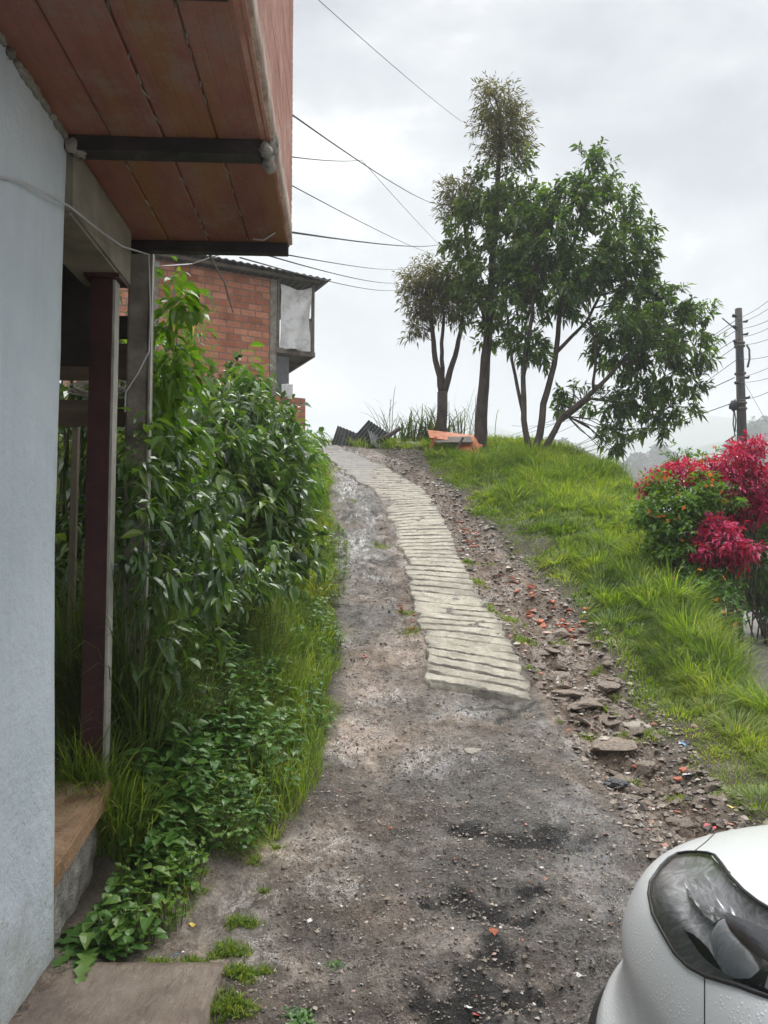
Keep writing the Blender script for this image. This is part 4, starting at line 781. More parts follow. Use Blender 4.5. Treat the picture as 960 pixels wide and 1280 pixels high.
# steel post
b=MB(); b.box(-.098,.006,.68,.76,-.2,2.98); p=b.build('post',M['steel'],H1,bevel=.003); p['label']='dark maroon steel post with pale edge'
MB().box(.008,.02,.684,.756,-.2,2.98).build('flange',M['steelpale'],p)  # pale strip along the right side of the post
MB().box(-.12,.05,.64,.8,2.965,2.984).build('cap_plate',M['steel'],p)
b=MB(); b.box(-.03,.085,1.06,1.19,-.3,3.29,.006); b.build('column',M['column'],H1,bevel=.01)
MB().box(.088,.1,1.056,1.1,.0,3.28,.004).build('pale_edge',M['steelpale'],H1)  # thin pale strip down the right side of the column
# ledge
b=MB(); b.add([(-.9,.004,.31),(.03,.004,.31),(.065,.66,.48),(-.9,.66,.48),(-.9,.004,.40),(.03,.004,.40),(.065,.66,.57),(-.9,.66,.57)],[(0,3,2,1),(4,5,6,7),(0,1,5,4),(1,2,6,5),(2,3,7,6),(3,0,4,7)])
b.build('ledge_slab',M['tan'],H1,bevel=.008)
b=MB()
for i in range(31):
    for j in range(25):
        y=.012+.64*i/30; z=-.2+(.50+.15*i/30)*j/24; b.v.append((.012+.03*float(fbm(y*3,z*3,3,4,7))+.02*(j<8),y,z))
for i in range(30):
    for j in range(24): a=i*25+j; b.f.append((a,a+25,a+26,a+1))
b.box(-.9,-.03,.02,.64,-.2,.30,.004); b.build('ledge_footing',M['mortar'],H1)
# ribbed clay block wall of the upper floor (real ribs)
b=MB(); prof=[(.80,3.296),(.838,3.297),(.842,3.33),(.838,3.345)]; z=3.35
while z<6.0:
    for k in range(6): prof+=[(.848,z+.002),(.850,z+.020),(.834,z+.024),(.834,z+.030)]; z+=.031
    prof+=[(.834,z),(.834,z+.012)]; z+=.014
ny=36
for j in range(ny+1):
    y=-5.9+(6.95)*j/ny
    for (x,zz) in prof: b.v.append((x+.0025*float(fbm(y*3,zz*5,1,2,4)),y,zz))
n=len(prof)
for j in range(ny):
    for k in range(n-1): a=j*n+k; b.f.append((a,a+n,a+n+1,a+1))
e=b.build('block_wall',M['clay'],H1)
b=MB(); b.box(.725,.833,-5.9,1.046,3.455,5.99); b.build('block_wall_core',M['clay'],H1)
b=MB(); y=-3
while y<1.04: lump(b,(.838,y,3.325),(.012,random.uniform(.02,.05),random.uniform(.012,.022)),y*5,1); y+=random.uniform(.03,.07)
lum=b.build('edge_mortar',M['mortar'],H1,True)
b=MB()
for k in range(14): lump(b,(.825+random.uniform(-.02,.02),.01+random.uniform(-.045,.06),3.28+random.uniform(-.05,.06)),(.024,.026,.03),k*1.9)
b.build('joist_end_mortar',M['mortar'],H1,True)
b=MB(); base=0
for i in range(140):
    y=-3+4.052*i/139
    for z in (3.298,3.31,3.40,3.425): b.v.append((.853+.006*float(vn(y*9,z*30,1,4)) if z>3.3 else .80,y,z+(.018*float(vn(y*7,z,1,5)) if z>3.4 else 0)))
for i in range(139):
    for j in range(3): a=i*4+j; b.f.append((a,a+4,a+5,a+1))
b.build('edge_render',M['edge'],H1,True)
b=MB(); z=3.35+.186
while z<5.9: b.box(.83,.8475,-5.9,1.051,z+.001,z+.013); z+=.2
b.build('bed_mortar',M['mortar'],H1)['kind']='stuff'
MB().box(-4,-.07,1.0,1.03,2.62,3.28).build('porch_shade_panel',M['darkwood'],H1)  # dark sheet added to stand for the shaded void of the porch
b=MB(); b.box(-4,.83,-5.9,1.04,6.0,6.12); b.build('roof',M['roofsheet'],H1)
b=MB(); b.box(-4,.72,.93,1.03,3.45,5.99); b.box(-4,-3.88,-5.9,.93,-.4,5.99); b.build('rear_walls',M['clay'],H1)
# timber rails beyond the post
def rail(x0,x1,z0,z1,mat,label,y=4.25,nm='timber_rail'):
    b=MB(); b.box(x0,x1,-.02,.02,z0,z1,.006); o=b.build(nm,M[mat],None,bevel=.004); o.location=(0,y,0); tag(o,label,'plank')
rail(-2.6,-1.43,2.84,2.96,'darkwood','blackened top board behind the brown post')
rail(-2.6,-1.43,2.60,2.80,'plank','wide weathered brown plank behind the brown post')
rail(-2.6,-1.38,2.33,2.475,'plank','lowest brown plank behind the post, with the rope coil on it',4.2)
rail(-1.735,-1.70,.9,2.33,'stake','pale upright stake below the lowest plank',4.24,'wooden_stake')
rail(-1.66,-1.635,1.8,2.33,'stake','short pale stake right of the tall one below the plank',4.27,'wooden_stake')
b=MB(); 
for k in range(8):
    rx=random.uniform(.10,.17); rz=random.uniform(.025,.055); c=(-1.58+random.gauss(0,.015),4.2+random.gauss(0,.012),2.53+random.gauss(0,.008)); tl=random.uniform(-.3,.2)
    b.tube([Vector(c)+Vector((math.cos(a)*rx,math.sin(a)*.03,math.sin(a)*rz+tl*math.cos(a)*rx)) for a in np.linspace(0,2*PI,25)],.0055,6)
b.v=[(x+1.58,y-4.2,z-2.48) for x,y,z in b.v]; o=b.build('rope_coil',M['rope'],None,True); o.location=(-1.58,4.2,2.48); tag(o,'pale rope coil lying on the lowest plank behind the post','rope')
# white cable along the wall
def cable(name,pts,r,mat,label,group=None,sag=0,cat='cable'):
    P=[]
    for i in range(len(pts)-1):
        a,c=Vector(pts[i]),Vector(pts[i+1])
        n=14 if sag else 5
        for k in range(n): t=k/n; P.append(a.lerp(c,t)-Vector((0,0,sag*4*t*(1-t))))
    P.append(Vector(pts[-1])); o0=P[0].copy(); b=MB(); b.tube([p-o0 for p in P],r,6); o=b.build(name,M[mat],None,True); o.location=o0; return tag(o,label,cat,group)
def atd(px,py,dep):
    d=ray(px,py); k=dep/ (d.y*CP+d.z*SP); return Vector((d.x*k,d.y*k,EYE+d.z*k))
W=[(0,221,2.48),(26,227,2.62),(57,241,2.80),(76,252,2.94),(87,258,3.05),(109,276,3.2),(131,293,3.38),(153,308,3.62),(179,316,3.96),(186,318,4.07),(188,400,4.06),(186,440,4.06),(172,467,4.05),(157,490,4.04),(156,515,4.04)]
cable('wall_cable',[atd(*w) for w in W],.0045,'wirewhite','thin white cable running along the blue wall and hanging down the concrete column')
# ================= brick house =================
c=at(344,500,19); H2=empty('brick_house',(c.x,19,0),math.radians(26.8)); tag(H2,'unplastered red brick house with dark sheet roof and a covered balcony beyond the bank','house')
zt=at(345,350,19).z; zb=3.2
b=MB(); b.box(-4.6,-.16,0,.14,zb,zt); b.box(-4.6,-4.46,.142,5,zb,zt); b.box(-.14,0,.142,5,zb,zt-.0); b.build('wall',M['brick'],H2)
MB().box(-.155,.02,-.015,.2,zb,zt,.004).build('corner_column',M['column'],H2)
MB().box(-3.15,-2.9,-.03,.05,zb,zt-.15,.004).build('wall_column',M['column'],H2)
MB().box(-3.2,-2.88,-.04,.0,zt-.18,zt-.06,.004).build('column_cap',M['steelpale'],H2)
# corrugated roof
b=MB(); nx_=150
for lay in (0,-.03):
    base=len(b.v)
    for i in range(nx_+1):
        x=-5+ (1.32+5)*i/nx_; z=zt+.13+.018*math.sin(x*2*PI/.18)+lay- .02*x
        for y in (-.42,5.3): b.v.append((x,y,z+.02*y))
    for i in range(nx_): a=base+2*i; b.f.append((a,a+1,a+3,a+2))
base=0; off=2*(nx_+1)
for i in range(nx_): a=2*i; b.f.append((a,a+2,a+2+off,a+off))
b.f.append((2*nx_,2*nx_+1,2*nx_+1+off,2*nx_+off))
b.build('roof',M['roofsheet'],H2)
b=MB(); b.box(-4.9,1.1,-.25,-.17,zt+.02,zt+.1,.004); b.box(-4.9,1.1,1.2,1.28,zt+.02,zt+.1,.004); b.build('rafter',M['timber'],H2)
# balcony
zf=at(395,443,19.4).z; 
MB().box(.02,1.02,-.0,2.2,zf,zf+.09).build('balcony_floor',M['zinc'],H2)
b=MB(); b.box(.0,1.05,-.04,.03,zf-.06,zf+.06); b.box(.98,1.05,.03,2.2,zf-.06,zf+.06); b.box(.02,.98,1.0,1.06,zf-.07,zf-.004); b.box(.02,.98,2.12,2.18,zf-.07,zf-.004); b.build('balcony_frame',M['timber'],H2)
for yy in (-.03,2.1): MB().box(.96,1.03,yy,yy+.07,zf+.062,zt+.02).build('balcony_post',M['timber'],H2)
MB().box(.03,.09,-.03,.03,zf+.062,zt+.03).build('balcony_post',M['timber'],H2)
b=MB(); b.box(.94,.99,.05,2.1,zf+.9,zf+.96); b.box(.94,.96,.05,2.1,zf+.09,zf+.9); b.build('balcony_rail',M['timber'],H2)
# hanging cloth with folds, pinned at two points so it droops in between
gn=50; V=[];Fc=[]
for j in range(gn+1):
    for i in range(gn+1):
        u=i/gn; v=j/gn; x=.1+.80*u*(1-.06*v*(1-v)*2); zz=zt-.1-(zt-zf-.14)*v-.06*math.sin(PI*u)*(1-v)**2*1.5
        y=-.09-.05*math.sin(7*u+6*v*v+1.5*math.sin(5*v))-.05*math.sin(9*(u-.5)*(v+.2)+3*v)-.02*float(vn(u,v,6,3))
        V.append((x,y,zz))
for j in range(gn):
    for i in range(gn): a=j*(gn+1)+i; Fc.append((a,a+1,a+gn+2,a+gn+1))
o=np_mesh('hanging_cloth',np.array(V)-np.array([.5,-.07,zf]),[np.array(Fc)],M['tarp'],None); o.matrix_world=Matrix.Translation((c.x,19,0))@Matrix.Rotation(math.radians(26.8),4,'Z')@Matrix.Translation((.5,-.07,zf)); sd=o.modifiers.new('Solidify','SOLIDIFY'); sd.thickness=.006; tag(o,'off white cloth hung across the front of the brick house balcony','cloth')
# door opening and clothes under balcony
MB().box(.04,.4,.12,.16,zb,zf-.1).build('side_panel',M['zinc'],H2)
b=MB(); zl=at(367,497,19.2).z; b.box(.0,.78,-.06,.08,zb,zl,.004); b.box(.64,.78,.082,2.5,zb,zl-.01); o=b.build('low_brick_wall',M['brick'],None); o.location=(c.x,19,0); o.rotation_euler=(0,0,math.radians(26.8))
o.data.transform(Matrix.Translation((-.4,0,-zb-1.0))); o.matrix_world=Matrix.Translation((c.x,19,0))@Matrix.Rotation(math.radians(26.8),4,'Z')@Matrix.Translation((.4,0,zb+1.0)); tag(o,'low red brick wall below the balcony of the brick house','wall')
V=[];Fc=[]
for j in range(13):
    for i in range(13): u=i/12;v=j/12; V.append((.28*u,.02*math.sin(9*u+2*v),-.42*v*(1-.25*math.sin(PI*u))))
for j in range(12):
    for i in range(12): a=j*13+i; Fc.append((a,a+1,a+14,a+13))
o=np_mesh('laundry',np.array(V),[np.array(Fc)],M['white'],None); o.location=at(352,480,18.9); sd=o.modifiers.new('Solidify','SOLIDIFY'); sd.thickness=.006; tag(o,'white laundry hanging under the balcony above the low brick wall','laundry')
b=MB(); b.tube([(0,0,0),(.07,0,1.05)],[.035,.03],8); o=b.build('yellow_strip',M['yellow'],None,True); o.location=at(239,440,7.9); tag(o,'yellow plastic strip poking out of the shrub below the brick wall','strip')
o.scale=(.4,.4,.4)
# ================= debris on the crest =================
def place(b,name,mat,px,py,Y,rot,label,cat,up=0,smooth=False,bevel=0,on=True):
    o=b.build(name,M[mat],None,smooth,bevel); p=at(px,py,Y); 
    if on: p.z=float(h(p.x,p.y))+up
    o.location=p; o.rotation_euler=rot; return tag(o,label,cat)
def corr(L,Wd,n=40,t=.012,per=.09,amp=.02):
    b=MB()
    for lay in (0,t):
        base=len(b.v)
        for i in range(n+1):
            x=-Wd/2+Wd*i/n; z=amp*math.sin(x*2*PI/per)+lay; b.v+=[(x,-L/2,z),(x,L/2,z)]
        for i in range(n): a=base+2*i; b.f.append((a,a+1,a+3,a+2))
    off=2*(n+1)
    for i in range(n):
        a=2*i; b.f+= [(a,a+2,a+2+off,a+off),(a+1,a+3,a+3+off,a+1+off)]
    return b
Yd=19.9
place(corr(.6,.85),'roofing_scrap','roofsheet',437,543,Yd,(1.2,.35,.2),'black corrugated scrap leaning at the left end of the heap','scrap',.12)
place(corr(.8,.7),'roofing_scrap','roofsheet',463,540,Yd,(1.1,.6,-.2),'black corrugated sheet standing on edge in the middle of the heap','scrap',.2)
place(corr(.6,.7),'roofing_scrap','roofsheet',475,546,Yd-.1,(.9,.3,.6),'black corrugated piece lying below the standing sheet','scrap',.1)
b=MB(); b.tube([(-.42,0,-.2),(0,0,.0),(.32,0,.22)],[.055,.06,.055],10); place(b,'burnt_log','bark',484,537,Yd-.1,(0,0,.2),'short charred log leaning right out of the black scrap','log',.26,True)
b=MB()
for k in range(9): lump(b,(random.uniform(-.35,.35),random.uniform(-.15,.15),random.uniform(.0,.14)),(.12,.1,.05),k*1.3)
place(b,'crumpled_sacks','rockpale',514,551,Yd-.1,(0,0,0),'crumpled pale sacks between the black scrap and the orange boards','sack',.0)
b=MB(); b.box(-.62,.62,-.3,.3,-.015,.015,.006); place(b,'orange_board','orange',566,540,19.2,(.5,.10,.12),'large orange board lying on top of the pile in front of the tall tree','board',.36,bevel=.004)
b=MB(); b.box(-.3,.3,-.2,.2,-.012,.012,.004); place(b,'orange_board','orange',586,551,18.9,(.9,.35,-.25),'orange board leaning against the right end of the pile','board',.15,bevel=.003)
b=MB(); b.box(-.5,.5,-.2,.2,-.012,.012,.004); place(b,'grey_board','timber',565,545,18.95,(.5,-.02,.05),'weathered grey board on the front of the orange pile','board',.3,bevel=.003)
b=MB(); b.box(-.5,.5,-.12,.12,-.012,.012,.004); place(b,'dark_board','darkwood',572,548,19.1,(.1,.04,.05),'dark board inside the orange pile','board',.2)
for q,(px,lb) in enumerate([(539,'orange brown stick propping the left end of the board pile'),(573,'pale stick propping the middle of the board pile')]):
    b=MB(); b.box(-.03,.03,-.02,.02,-.25,.25); place(b,'prop_stick','orange' if q==0 else 'timber',px,552,18.8,(.3,.5,0),lb,'stick',.16)
# ================= utility pole and wires =================
pt=at(923,386,24); bz=float(h(pt.x,24))-.5; UP=empty('utility_pole',(pt.x,24,bz)); tag(UP,'dark concrete utility pole with insulators at the right edge','pole')
hp=pt.z-bz; MB().tube([(0,0,0),(0,0,hp)],[.20,.105],16).build('shaft',M['pole'],UP,True)
def pz(py): return at(923,py,24).z-bz
b=MB(); b.box(-.17,.02,-.22,-.1,pz(466),pz(434)); b.build('equipment_box',M['black'],UP,bevel=.02)
b=MB(); b.tube([(.19,-.1,pz(460)),(.26,-.1,pz(450)),(.26,-.1,pz(438)),(.18,-.1,pz(432))],.03,6); b.build('cable_loop',M['wire'],UP,True)
lump_b=MB(); lump(lump_b,(-.26,-.05,pz(507)),(.13,.1,.2),2.2); lump_b.build('cable_coil',M['black'],UP,True)
b=MB(); b.tube([(-.25,-.05,pz(512)),(-.27,0,pz(530)),(-.22,0,pz(545)),(-.45,0,pz(550))],.02,6); b.tube([(-.25,-.05,pz(512)),(-.18,0,pz(525)),(-.22,0,pz(540))],.02,6); b.build('loose_cable',M['wire'],UP,True)
for k,py in enumerate((396,403,410,419,428,473,480,498)): 
    b=MB(); s=1 if k%2 else -1; b.tube([(s*.1,-.06,pz(py)),(s*.2,-.1,pz(py)),(s*.23,-.1,pz(py)+.05)],[.03,.045,.03],8); b.build('insulator',M['black'],UP,True)
b=MB(); b.tube([(-.08,-.05,pz(414)),(-.55,-.05,pz(398))],.02,6); b.tube([(-.22,-.05,pz(396)),(-.1,-.05,pz(396))],.04,6); b.build('bracket_arm',M['wire'],UP,True)
for z_ in (430,434,468,505,512): 
    b=MB(); b.tube([(0,0,pz(z_)),(0,0,pz(z_)+.05)],.165+.01*(z_>460),14); b.build('band',M['timber'],UP,True)
g1='power cables strung to the pole from the houses below'
for k,(py,x2,y2,x1,y1) in enumerate([(398,1010,330,660,540),(404,1010,345,600,552),(411,1010,370,640,560),(422,1010,378,700,520),(431,1010,398,640,590),(448,1010,425,720,560)]):
    p=at(923,py,24); cable('power_cable',[at(x2,y2,15),p],0.0068,'wire','black cable from the pole towards the upper right edge, among the bundle above the bushes',g1+' on the right',.15)
    cable('power_cable',[p,at(x1-60,y1+12,48)],0.0099,'wire','black cable from the pole dropping left behind the big tree towards the valley',g1,.9)
cable('power_cable',[at(923,472,24),at(1010,430,15)],0.0062,'wire','cable from the middle of the pole rising to the right edge','cables right of the pole',.12)
cable('power_cable',[at(923,478,24),at(1010,452,15)],0.0062,'wire','cable from the middle of the pole rising to the right edge','cables right of the pole',.12)
cable('power_cable',[at(923,500,24),at(1010,460,15)],0.0074,'wire','thick cable leaving the pole below the middle towards the right edge',None,.15)
cable('guy_wire',[at(926,470,24),at(985,575,20)],0.0062,'wire','thin guy wire slanting down right from the middle of the pole',None)
cable('power_cable',[at(918,472,24),at(600,590,60)],0.0136,'wire','cable leaving the middle of the pole and falling left below the big tree crown',None,.5)
cable('power_cable',[at(918,503,24),at(560,600,60)],0.0136,'wire','lowest cable leaving the pole and falling left below the big tree crown',None,.5)
cable('power_cable',[at(385,-12,8),at(577,152,19)],0.0043,'wire','thin wire from the top edge of the photo to the feathery tree top',None,.05)
cable('power_cable',[at(363,142,4.3),at(552,257,19.3)],0.0050,'wire','dark cable from the brick overhang wall down to the leafy crown',None,.1)
cable('power_cable',[at(364,196,4.3),at(452,200,10),at(548,305,19.5)],0.0037,'wire','faint wire from the overhang that runs level then drops to the tree',None,.02)
cable('power_cable',[at(365,232,4.3),at(560,322,19.5)],0.0031,'wire','faint wire from the overhang slanting to the tree between two cables',None,.08)
cable('power_cable',[at(362,290,4.1),at(548,306,19.5)],0.0062,'wire','thick cable leaving the lower corner of the brick overhang towards the trees',None,.06)
cable('power_cable',[at(356,318,4.5),at(500,336,22)],0.0043,'wire','faint wire just below the thick cable over the brick house roof',None,.05)
cable('power_cable',[at(330,318,4.5),at(505,352,22)],0.0050,'wire','faint wire second below the thick cable over the brick house roof',None,.1)
cable('power_cable',[at(300,322,4.6),at(500,362,22)],0.0050,'wire','lowest faint wire crossing above the brick house roof',None,.1)
W=[(316,299,4.02),(330,300,4.0),(345,290,4.0),(362,290,4.08)]
cable('wall_cable',[atd(*w) for w in W],.004,'wirewhite','short pale cable end looped at the lower corner of the brick overhang')
cable('wall_cable',[atd(260,315,4.1),atd(280,352,6),atd(291,390,8)],.006,'wire','black wire dropping from the overhang in front of the brick house wall')
cable('wall_cable',[atd(200,333,4.5),atd(240,330,5),atd(275,318,4.8),atd(300,312,4.2)],.004,'wirewhite','thin pale wire running from the vine to the far edge of the overhang')
# ================= car =================
CX,CYn=1.385,2.47   # centreline, nose
CAR=empty('car',(CX,CYn-2.0,0),0); tag(CAR,'silver white car parked at lower right, wet with raindrops, left headlight in view','car')
CO=Vector((CX,CYn-2.0,0))
Wd=.86; Lh=2.0; Dc=.82; NN=2.3
PR=[(.09,.21,0),(.03,.26,0),(-.035,.33,0),(-.045,.41,0),(-.03,.48,0),(.005,.54,0),(.02,.60,.15),(.02,.67,.4),(.045,.735,.7),(.085,.785,.9),(.15,.82,1),(.26,.85,1),(.42,.872,1),(.62,.885,1),(.80,.89,1)]
def outline(s,ins):
    """s in 0..1: nose centre -> left corner -> left flank -> tail -> right flank"""
    W_=Wd-ins; D=Dc-ins*.6; side=-1 if s<.5 else 1; q=s if s<.5 else 1-s
    if q<.17:
        a=(q/.17)*PI/2; lat=W_*math.sin(a)**(2/NN); y=Lh-ins-D+D*max(0,math.cos(a))**(2/NN)
    elif q<.38:
        t=(q-.17)/.21; y=(Lh-ins-D)+( -(Lh-ins-D)*2+.0)*t; lat=W_
    else:
        a=(q-.38)/.12*PI/2; lat=W_*max(0,math.cos(a))**(2/3); y=-(Lh-ins-D)-D*math.sin(a)**(2/3)
    return side*lat,y
nS=420; prof=[]
for k in range(len(PR)-1):
    m=9
    for j in range(m):
        t=j/m; 
        # Catmull-Rom through the profile points
        p=[PR[max(0,k-1)],PR[k],PR[k+1],PR[min(len(PR)-1,k+2)]]
        prof.append(tuple(.5*((2*p[1][c])+(-p[0][c]+p[2][c])*t+(2*p[0][c]-5*p[1][c]+4*p[2][c]-p[3][c])*t*t+(-p[0][c]+3*p[1][c]-3*p[2][c]+p[3][c])*t**3) for c in range(3)))
prof.append(PR[-1])
V=[];
ss=[]
for i in range(nS):
    s=i/nS
    # denser columns over the near front-left corner
    ss.append(s)
ss=list(np.concatenate([np.linspace(0,.17,260,endpoint=False),np.linspace(.17,.235,110,endpoint=False),np.linspace(.235,.5,60,endpoint=False),np.linspace(.5,.83,60,endpoint=False),np.linspace(.83,1,90,endpoint=False)])); nS=len(ss)
def bodyz(z,g,y):
    v=Lh-y; rise=.15*float(sm(v/1.3)); return z+g*rise
for (ins,z,g) in prof:
    for s in ss:
        x,y=outline(s,ins); 
        arch=0
        V.append((x,y,bodyz(z,g,y)))
nr=len(prof); Fb=[]
for r in range(nr-1):
    for i in range(nS): a=r*nS+i; c_=r*nS+(i+1)%nS; Fb.append((a,c_,c_+nS,a+nS))
Va=np.array(V)
bvh=BVHTree.FromPolygons([tuple(v) for v in V],Fb)
def cast(px,py,off=0):
    d=ray(px,py).normalized(); o=Vector((0,0,EYE))-CO; loc,n,i,dist=bvh.ray_cast(o,d)
    if loc is None: return None
    if n.dot(d)>0: n=-n
    return loc+n*off, n
HLp=[(847,1067),(860,1065),(872,1065),(884,1066),(893,1069),(902,1080),(913,1096),(929,1113),(947,1127),(962,1136),(985,1148),(1005,1160),(1025,1180),(1035,1205),(1030,1240),(1010,1258),(985,1254),(960,1246),(940,1239),(925,1233),(905,1227),(882,1220),(860,1208),(844,1192),(829,1167),(816,1142),(811,1117),(813,1102),(826,1083),(836,1073)]
# body with the headlight opening cut out
keep=[]
for f in Fb:
    c_=sum((Vector(V[i]) for i in f),Vector())/len(f)+CO
    dep=c_.y*CP+(c_.z-EYE)*SP
    if dep>.3 and c_.y>1.0:
        qx,qy=pix(c_)
        if inpoly(qx,qy,HLp) and (Vector((0,0,EYE))-c_).length<3 :
            n=(Vector(V[f[1]])-Vector(V[f[0]])).cross(Vector(V[f[3]])-Vector(V[f[0]]))
            hitp=cast(qx,qy)
            if hitp and (hitp[0]+CO-c_).length<.06: continue
    keep.append(f)
# wheel openings: drop body faces inside the arches
def inarch(p):
    for wy in (.93,-1.28):
        if abs(p[0])>Wd-.3 and math.hypot(p[1]-wy,p[2]-.30)<.345: return True
    return False
keep=[f for f in keep if not inarch([sum(V[i][k] for i in f)/4 for k in range(3)])]
body=np_mesh('body',Va,[np.array(keep)],M['paint'],CAR)
def patch(poly,step,depth,name,mat,parent,extra=None,off=0):
    """surface patch following the body inside a photo-space outline; depth(u) pushes it inward"""
    pts=[]; n=len(poly)
    for i in range(n):
        a,c_=Vector(poly[i]),Vector(poly[(i+1)%n]); m=max(1,int((c_-a).length/step))
        for k in range(m): pts.append(a.lerp(c_,k/m))
    nb=len(pts); xs_=[p[0] for p in poly]; ys_=[p[1] for p in poly]
    y=min(ys_)+step/2
    while y<max(ys_):
        x=min(xs_)+step/2+(step/2 if int(y/step)%2 else 0)
        while x<max(xs_):
            if inpoly(x,y,poly) and min((Vector((x,y))-q).length for q in pts[:nb])>step*.6: pts.append(Vector((x,y)))
            x+=step
        y+=step
    vv,ee,ff,_,_,_=delaunay_2d_cdt(pts,[(i,(i+1)%nb) for i in range(nb)],[],1,1e-4)
    out=[];ok=[]
    bd=[Vector(p) for p in pts[:nb]]
    for p in vv:
        c_=cast(p.x,p.y)
        if c_ is None: out.append((0,0,0)); ok.append(False); continue
        e=min((p-q).length for q in bd); out.append(tuple(c_[0]-c_[1]*depth(e)+c_[1]*off)); ok.append(True)
    ff=[f for f in ff if all(ok[i] for i in f)]
    if ff:
        f=ff[len(ff)//2]; n=(Vector(out[f[1]])-Vector(out[f[0]])).cross(Vector(out[f[2]])-Vector(out[f[0]])); q=Vector(out[f[0]])+CO
        if n.dot(q-Vector((0,0,EYE)))>0: ff=[tuple(reversed(f)) for f in ff]
    me=bpy.data.meshes.new(name); me.from_pydata(out,[],ff); me.update(); 
    for q in me.polygons: q.use_smooth=True
    return link_mesh(name,me,M[mat],parent)
HL=empty('headlight',(0,0,0)); HL.parent=CAR
patch(HLp,5,lambda e:.006+.045*min(1,e/26),'housing','housing',HL)
bowl=[(884,1136),(892,1131),(903,1130),(910,1142),(922,1158),(936,1172),(938,1182),(932,1196),(924,1209),(912,1214),(896,1212),(884,1204),(876,1190),(872,1172),(874,1152)]
patch(bowl,4,lambda e:.030-.016*min(1,e/14),'projector_lens','lampgrey',HL)
blade=[(899,1136),(905,1132),(916,1136),(940,1146),(965,1157),(990,1172),(1000,1195),(985,1212),(962,1200),(940,1186),(920,1170),(906,1154)]
patch(blade,4,lambda e:.014-.008*min(1,e/8),'trim_blade','blade',HL)
strip_=[(888,1216),(905,1216),(925,1214),(940,1200),(955,1205),(985,1216),(1008,1220),(1012,1250),(985,1250),(955,1242),(925,1229),(905,1224)]
patch(strip_,4,lambda e:.020,'trim_strip','blade',HL)
patch([(948,1228),(953,1212),(962,1206),(985,1212),(985,1240),(960,1236)],4,lambda e:.012,'side_reflector','lampgrey',HL)
refl=[(845,1083),(865,1074),(886,1076),(897,1090),(908,1108),(925,1124),(905,1126),(888,1128),(874,1138),(862,1120),(850,1102)]
patch(refl,4,lambda e:.034-.012*math.sin(e*.9),'reflector','chrome',HL)
patch([(822,1160),(833,1152),(850,1156),(868,1176),(880,1198),(884,1212),(868,1208),(850,1196),(834,1180)],4,lambda e:.032,'indicator_cup','black',HL)
ln=patch(HLp,6,lambda e:-.004*min(1,e/10),'lens','lens',HL)
def seam(pts,r,name,mat,parent,off=0,closed=False):
    P=[]; q=pts+([pts[0]] if closed else [])
    for i in range(len(q)-1):
        for k in range(6):
            t=k/6; c_=cast(q[i][0]+(q[i+1][0]-q[i][0])*t,q[i][1]+(q[i+1][1]-q[i][1])*t,off)
            if c_: P.append(c_[0])
    c_=cast(*q[-1],off)
    if c_: P.append(c_[0])
    b=MB(); b.tube(P,r,6); return b.build(name,M[mat],parent,True)
seam(HLp,.0042,'gasket','black',HL,0,True)
seam([(868,1064),(882,1053),(900,1036),(924,1022),(960,1008),(1000,995),(1050,982)],.0022,'hood_gap','black',CAR,-.0005)
seam([(881,1222),(881,1250),(881,1280),(882,1310),(884,1350)],.0020,'fender_gap','black',CAR,-.0005)
# lower plastic lip around the nose and sills
b=MB(); rows_=[(.03,.15),(-.05,.17),(-.062,.24),(-.066,.34),(-.06,.42),(-.03,.45)]; sl=np.linspace(-.135,.135,140)
for (ins,z) in rows_:
    for s in sl: x,y=outline(s%1,ins); b.v.append((x,y,z))
n=len(sl)
for r in range(len(rows_)-1):
    for i in range(n-1): a=r*n+i; b.f.append((a,a+1,a+n+1,a+n))
b.build('front_lip',M['black'],CAR,True)
# grille and number-plate recess on the nose
b=MB(); sl=np.linspace(-.075,.075,60)
for (ins,z) in [(.04,.37),(.055,.38),(.055,.5),(.02,.53)]:
    for s in sl: x,y=outline(s%1,0); b.v.append((x,y-ins,z))
n=len(sl)
for r in range(3):
    for i in range(n-1): a=r*n+i; b.f.append((a,a+1,a+n+1,a+n))
b.build('grille',M['black'],CAR,True)
# right-hand headlight, tail lamps
for nm,mt,s0,s1,z0,z1 in (('headlight','housing',.87,.93,.62,.76),('tail_lamp','redscrap',.41,.455,.7,.88),('tail_lamp','redscrap',.545,.59,.7,.88)):
    b=MB(); sl=np.linspace(s0,s1,24)
    for z in np.linspace(z0,z1,5):
        ins=float(np.interp(z,[p[1] for p in PR],[p[0] for p in PR]))-.008
        for s in sl: x,y=outline(s,ins if ins>0 else 0); b.v.append((x*1.006,y*1.004,z+.02))
    for r in range(4):
        for i in range(23): a=r*24+i; b.f.append((a,a+1,a+25,a+24))
    b.build(nm,M[mt],CAR,True)
# cabin
def ringc(z,W_,y0,y1,n=64,e=4.0):
    out=[]
    for i in range(n):
        a=2*PI*i/n; c_,s_=math.cos(a),math.sin(a); out.append((W_*math.copysign(abs(s_)**(2/e),s_),(y0+y1)/2+(y1-y0)/2*math.copysign(abs(c_)**(2/e),c_),z))
    return out
def loft(rings,name,mat,cap=False):
    b=MB(); n=len(rings[0])
    for r in rings: b.v+=r
    for k in range(len(rings)-1):
        for i in range(n): a=k*n+i; c_=k*n+(i+1)%n; b.f.append((a,c_,c_+n,a+n))
    if cap: b.f.append(tuple((len(rings)-1)*n+i for i in range(n)))
    return b.build(name,M[mat],CAR,True)
loft([ringc(.97,.80,-1.75,.5),ringc(1.02,.79,-1.74,.42)],'cowl','paint')
loft([ringc(1.02,.785,-1.73,.415),ringc(1.2,.74,-1.68,.12),ringc(1.40,.66,-1.58,-.2)],'windows','window')
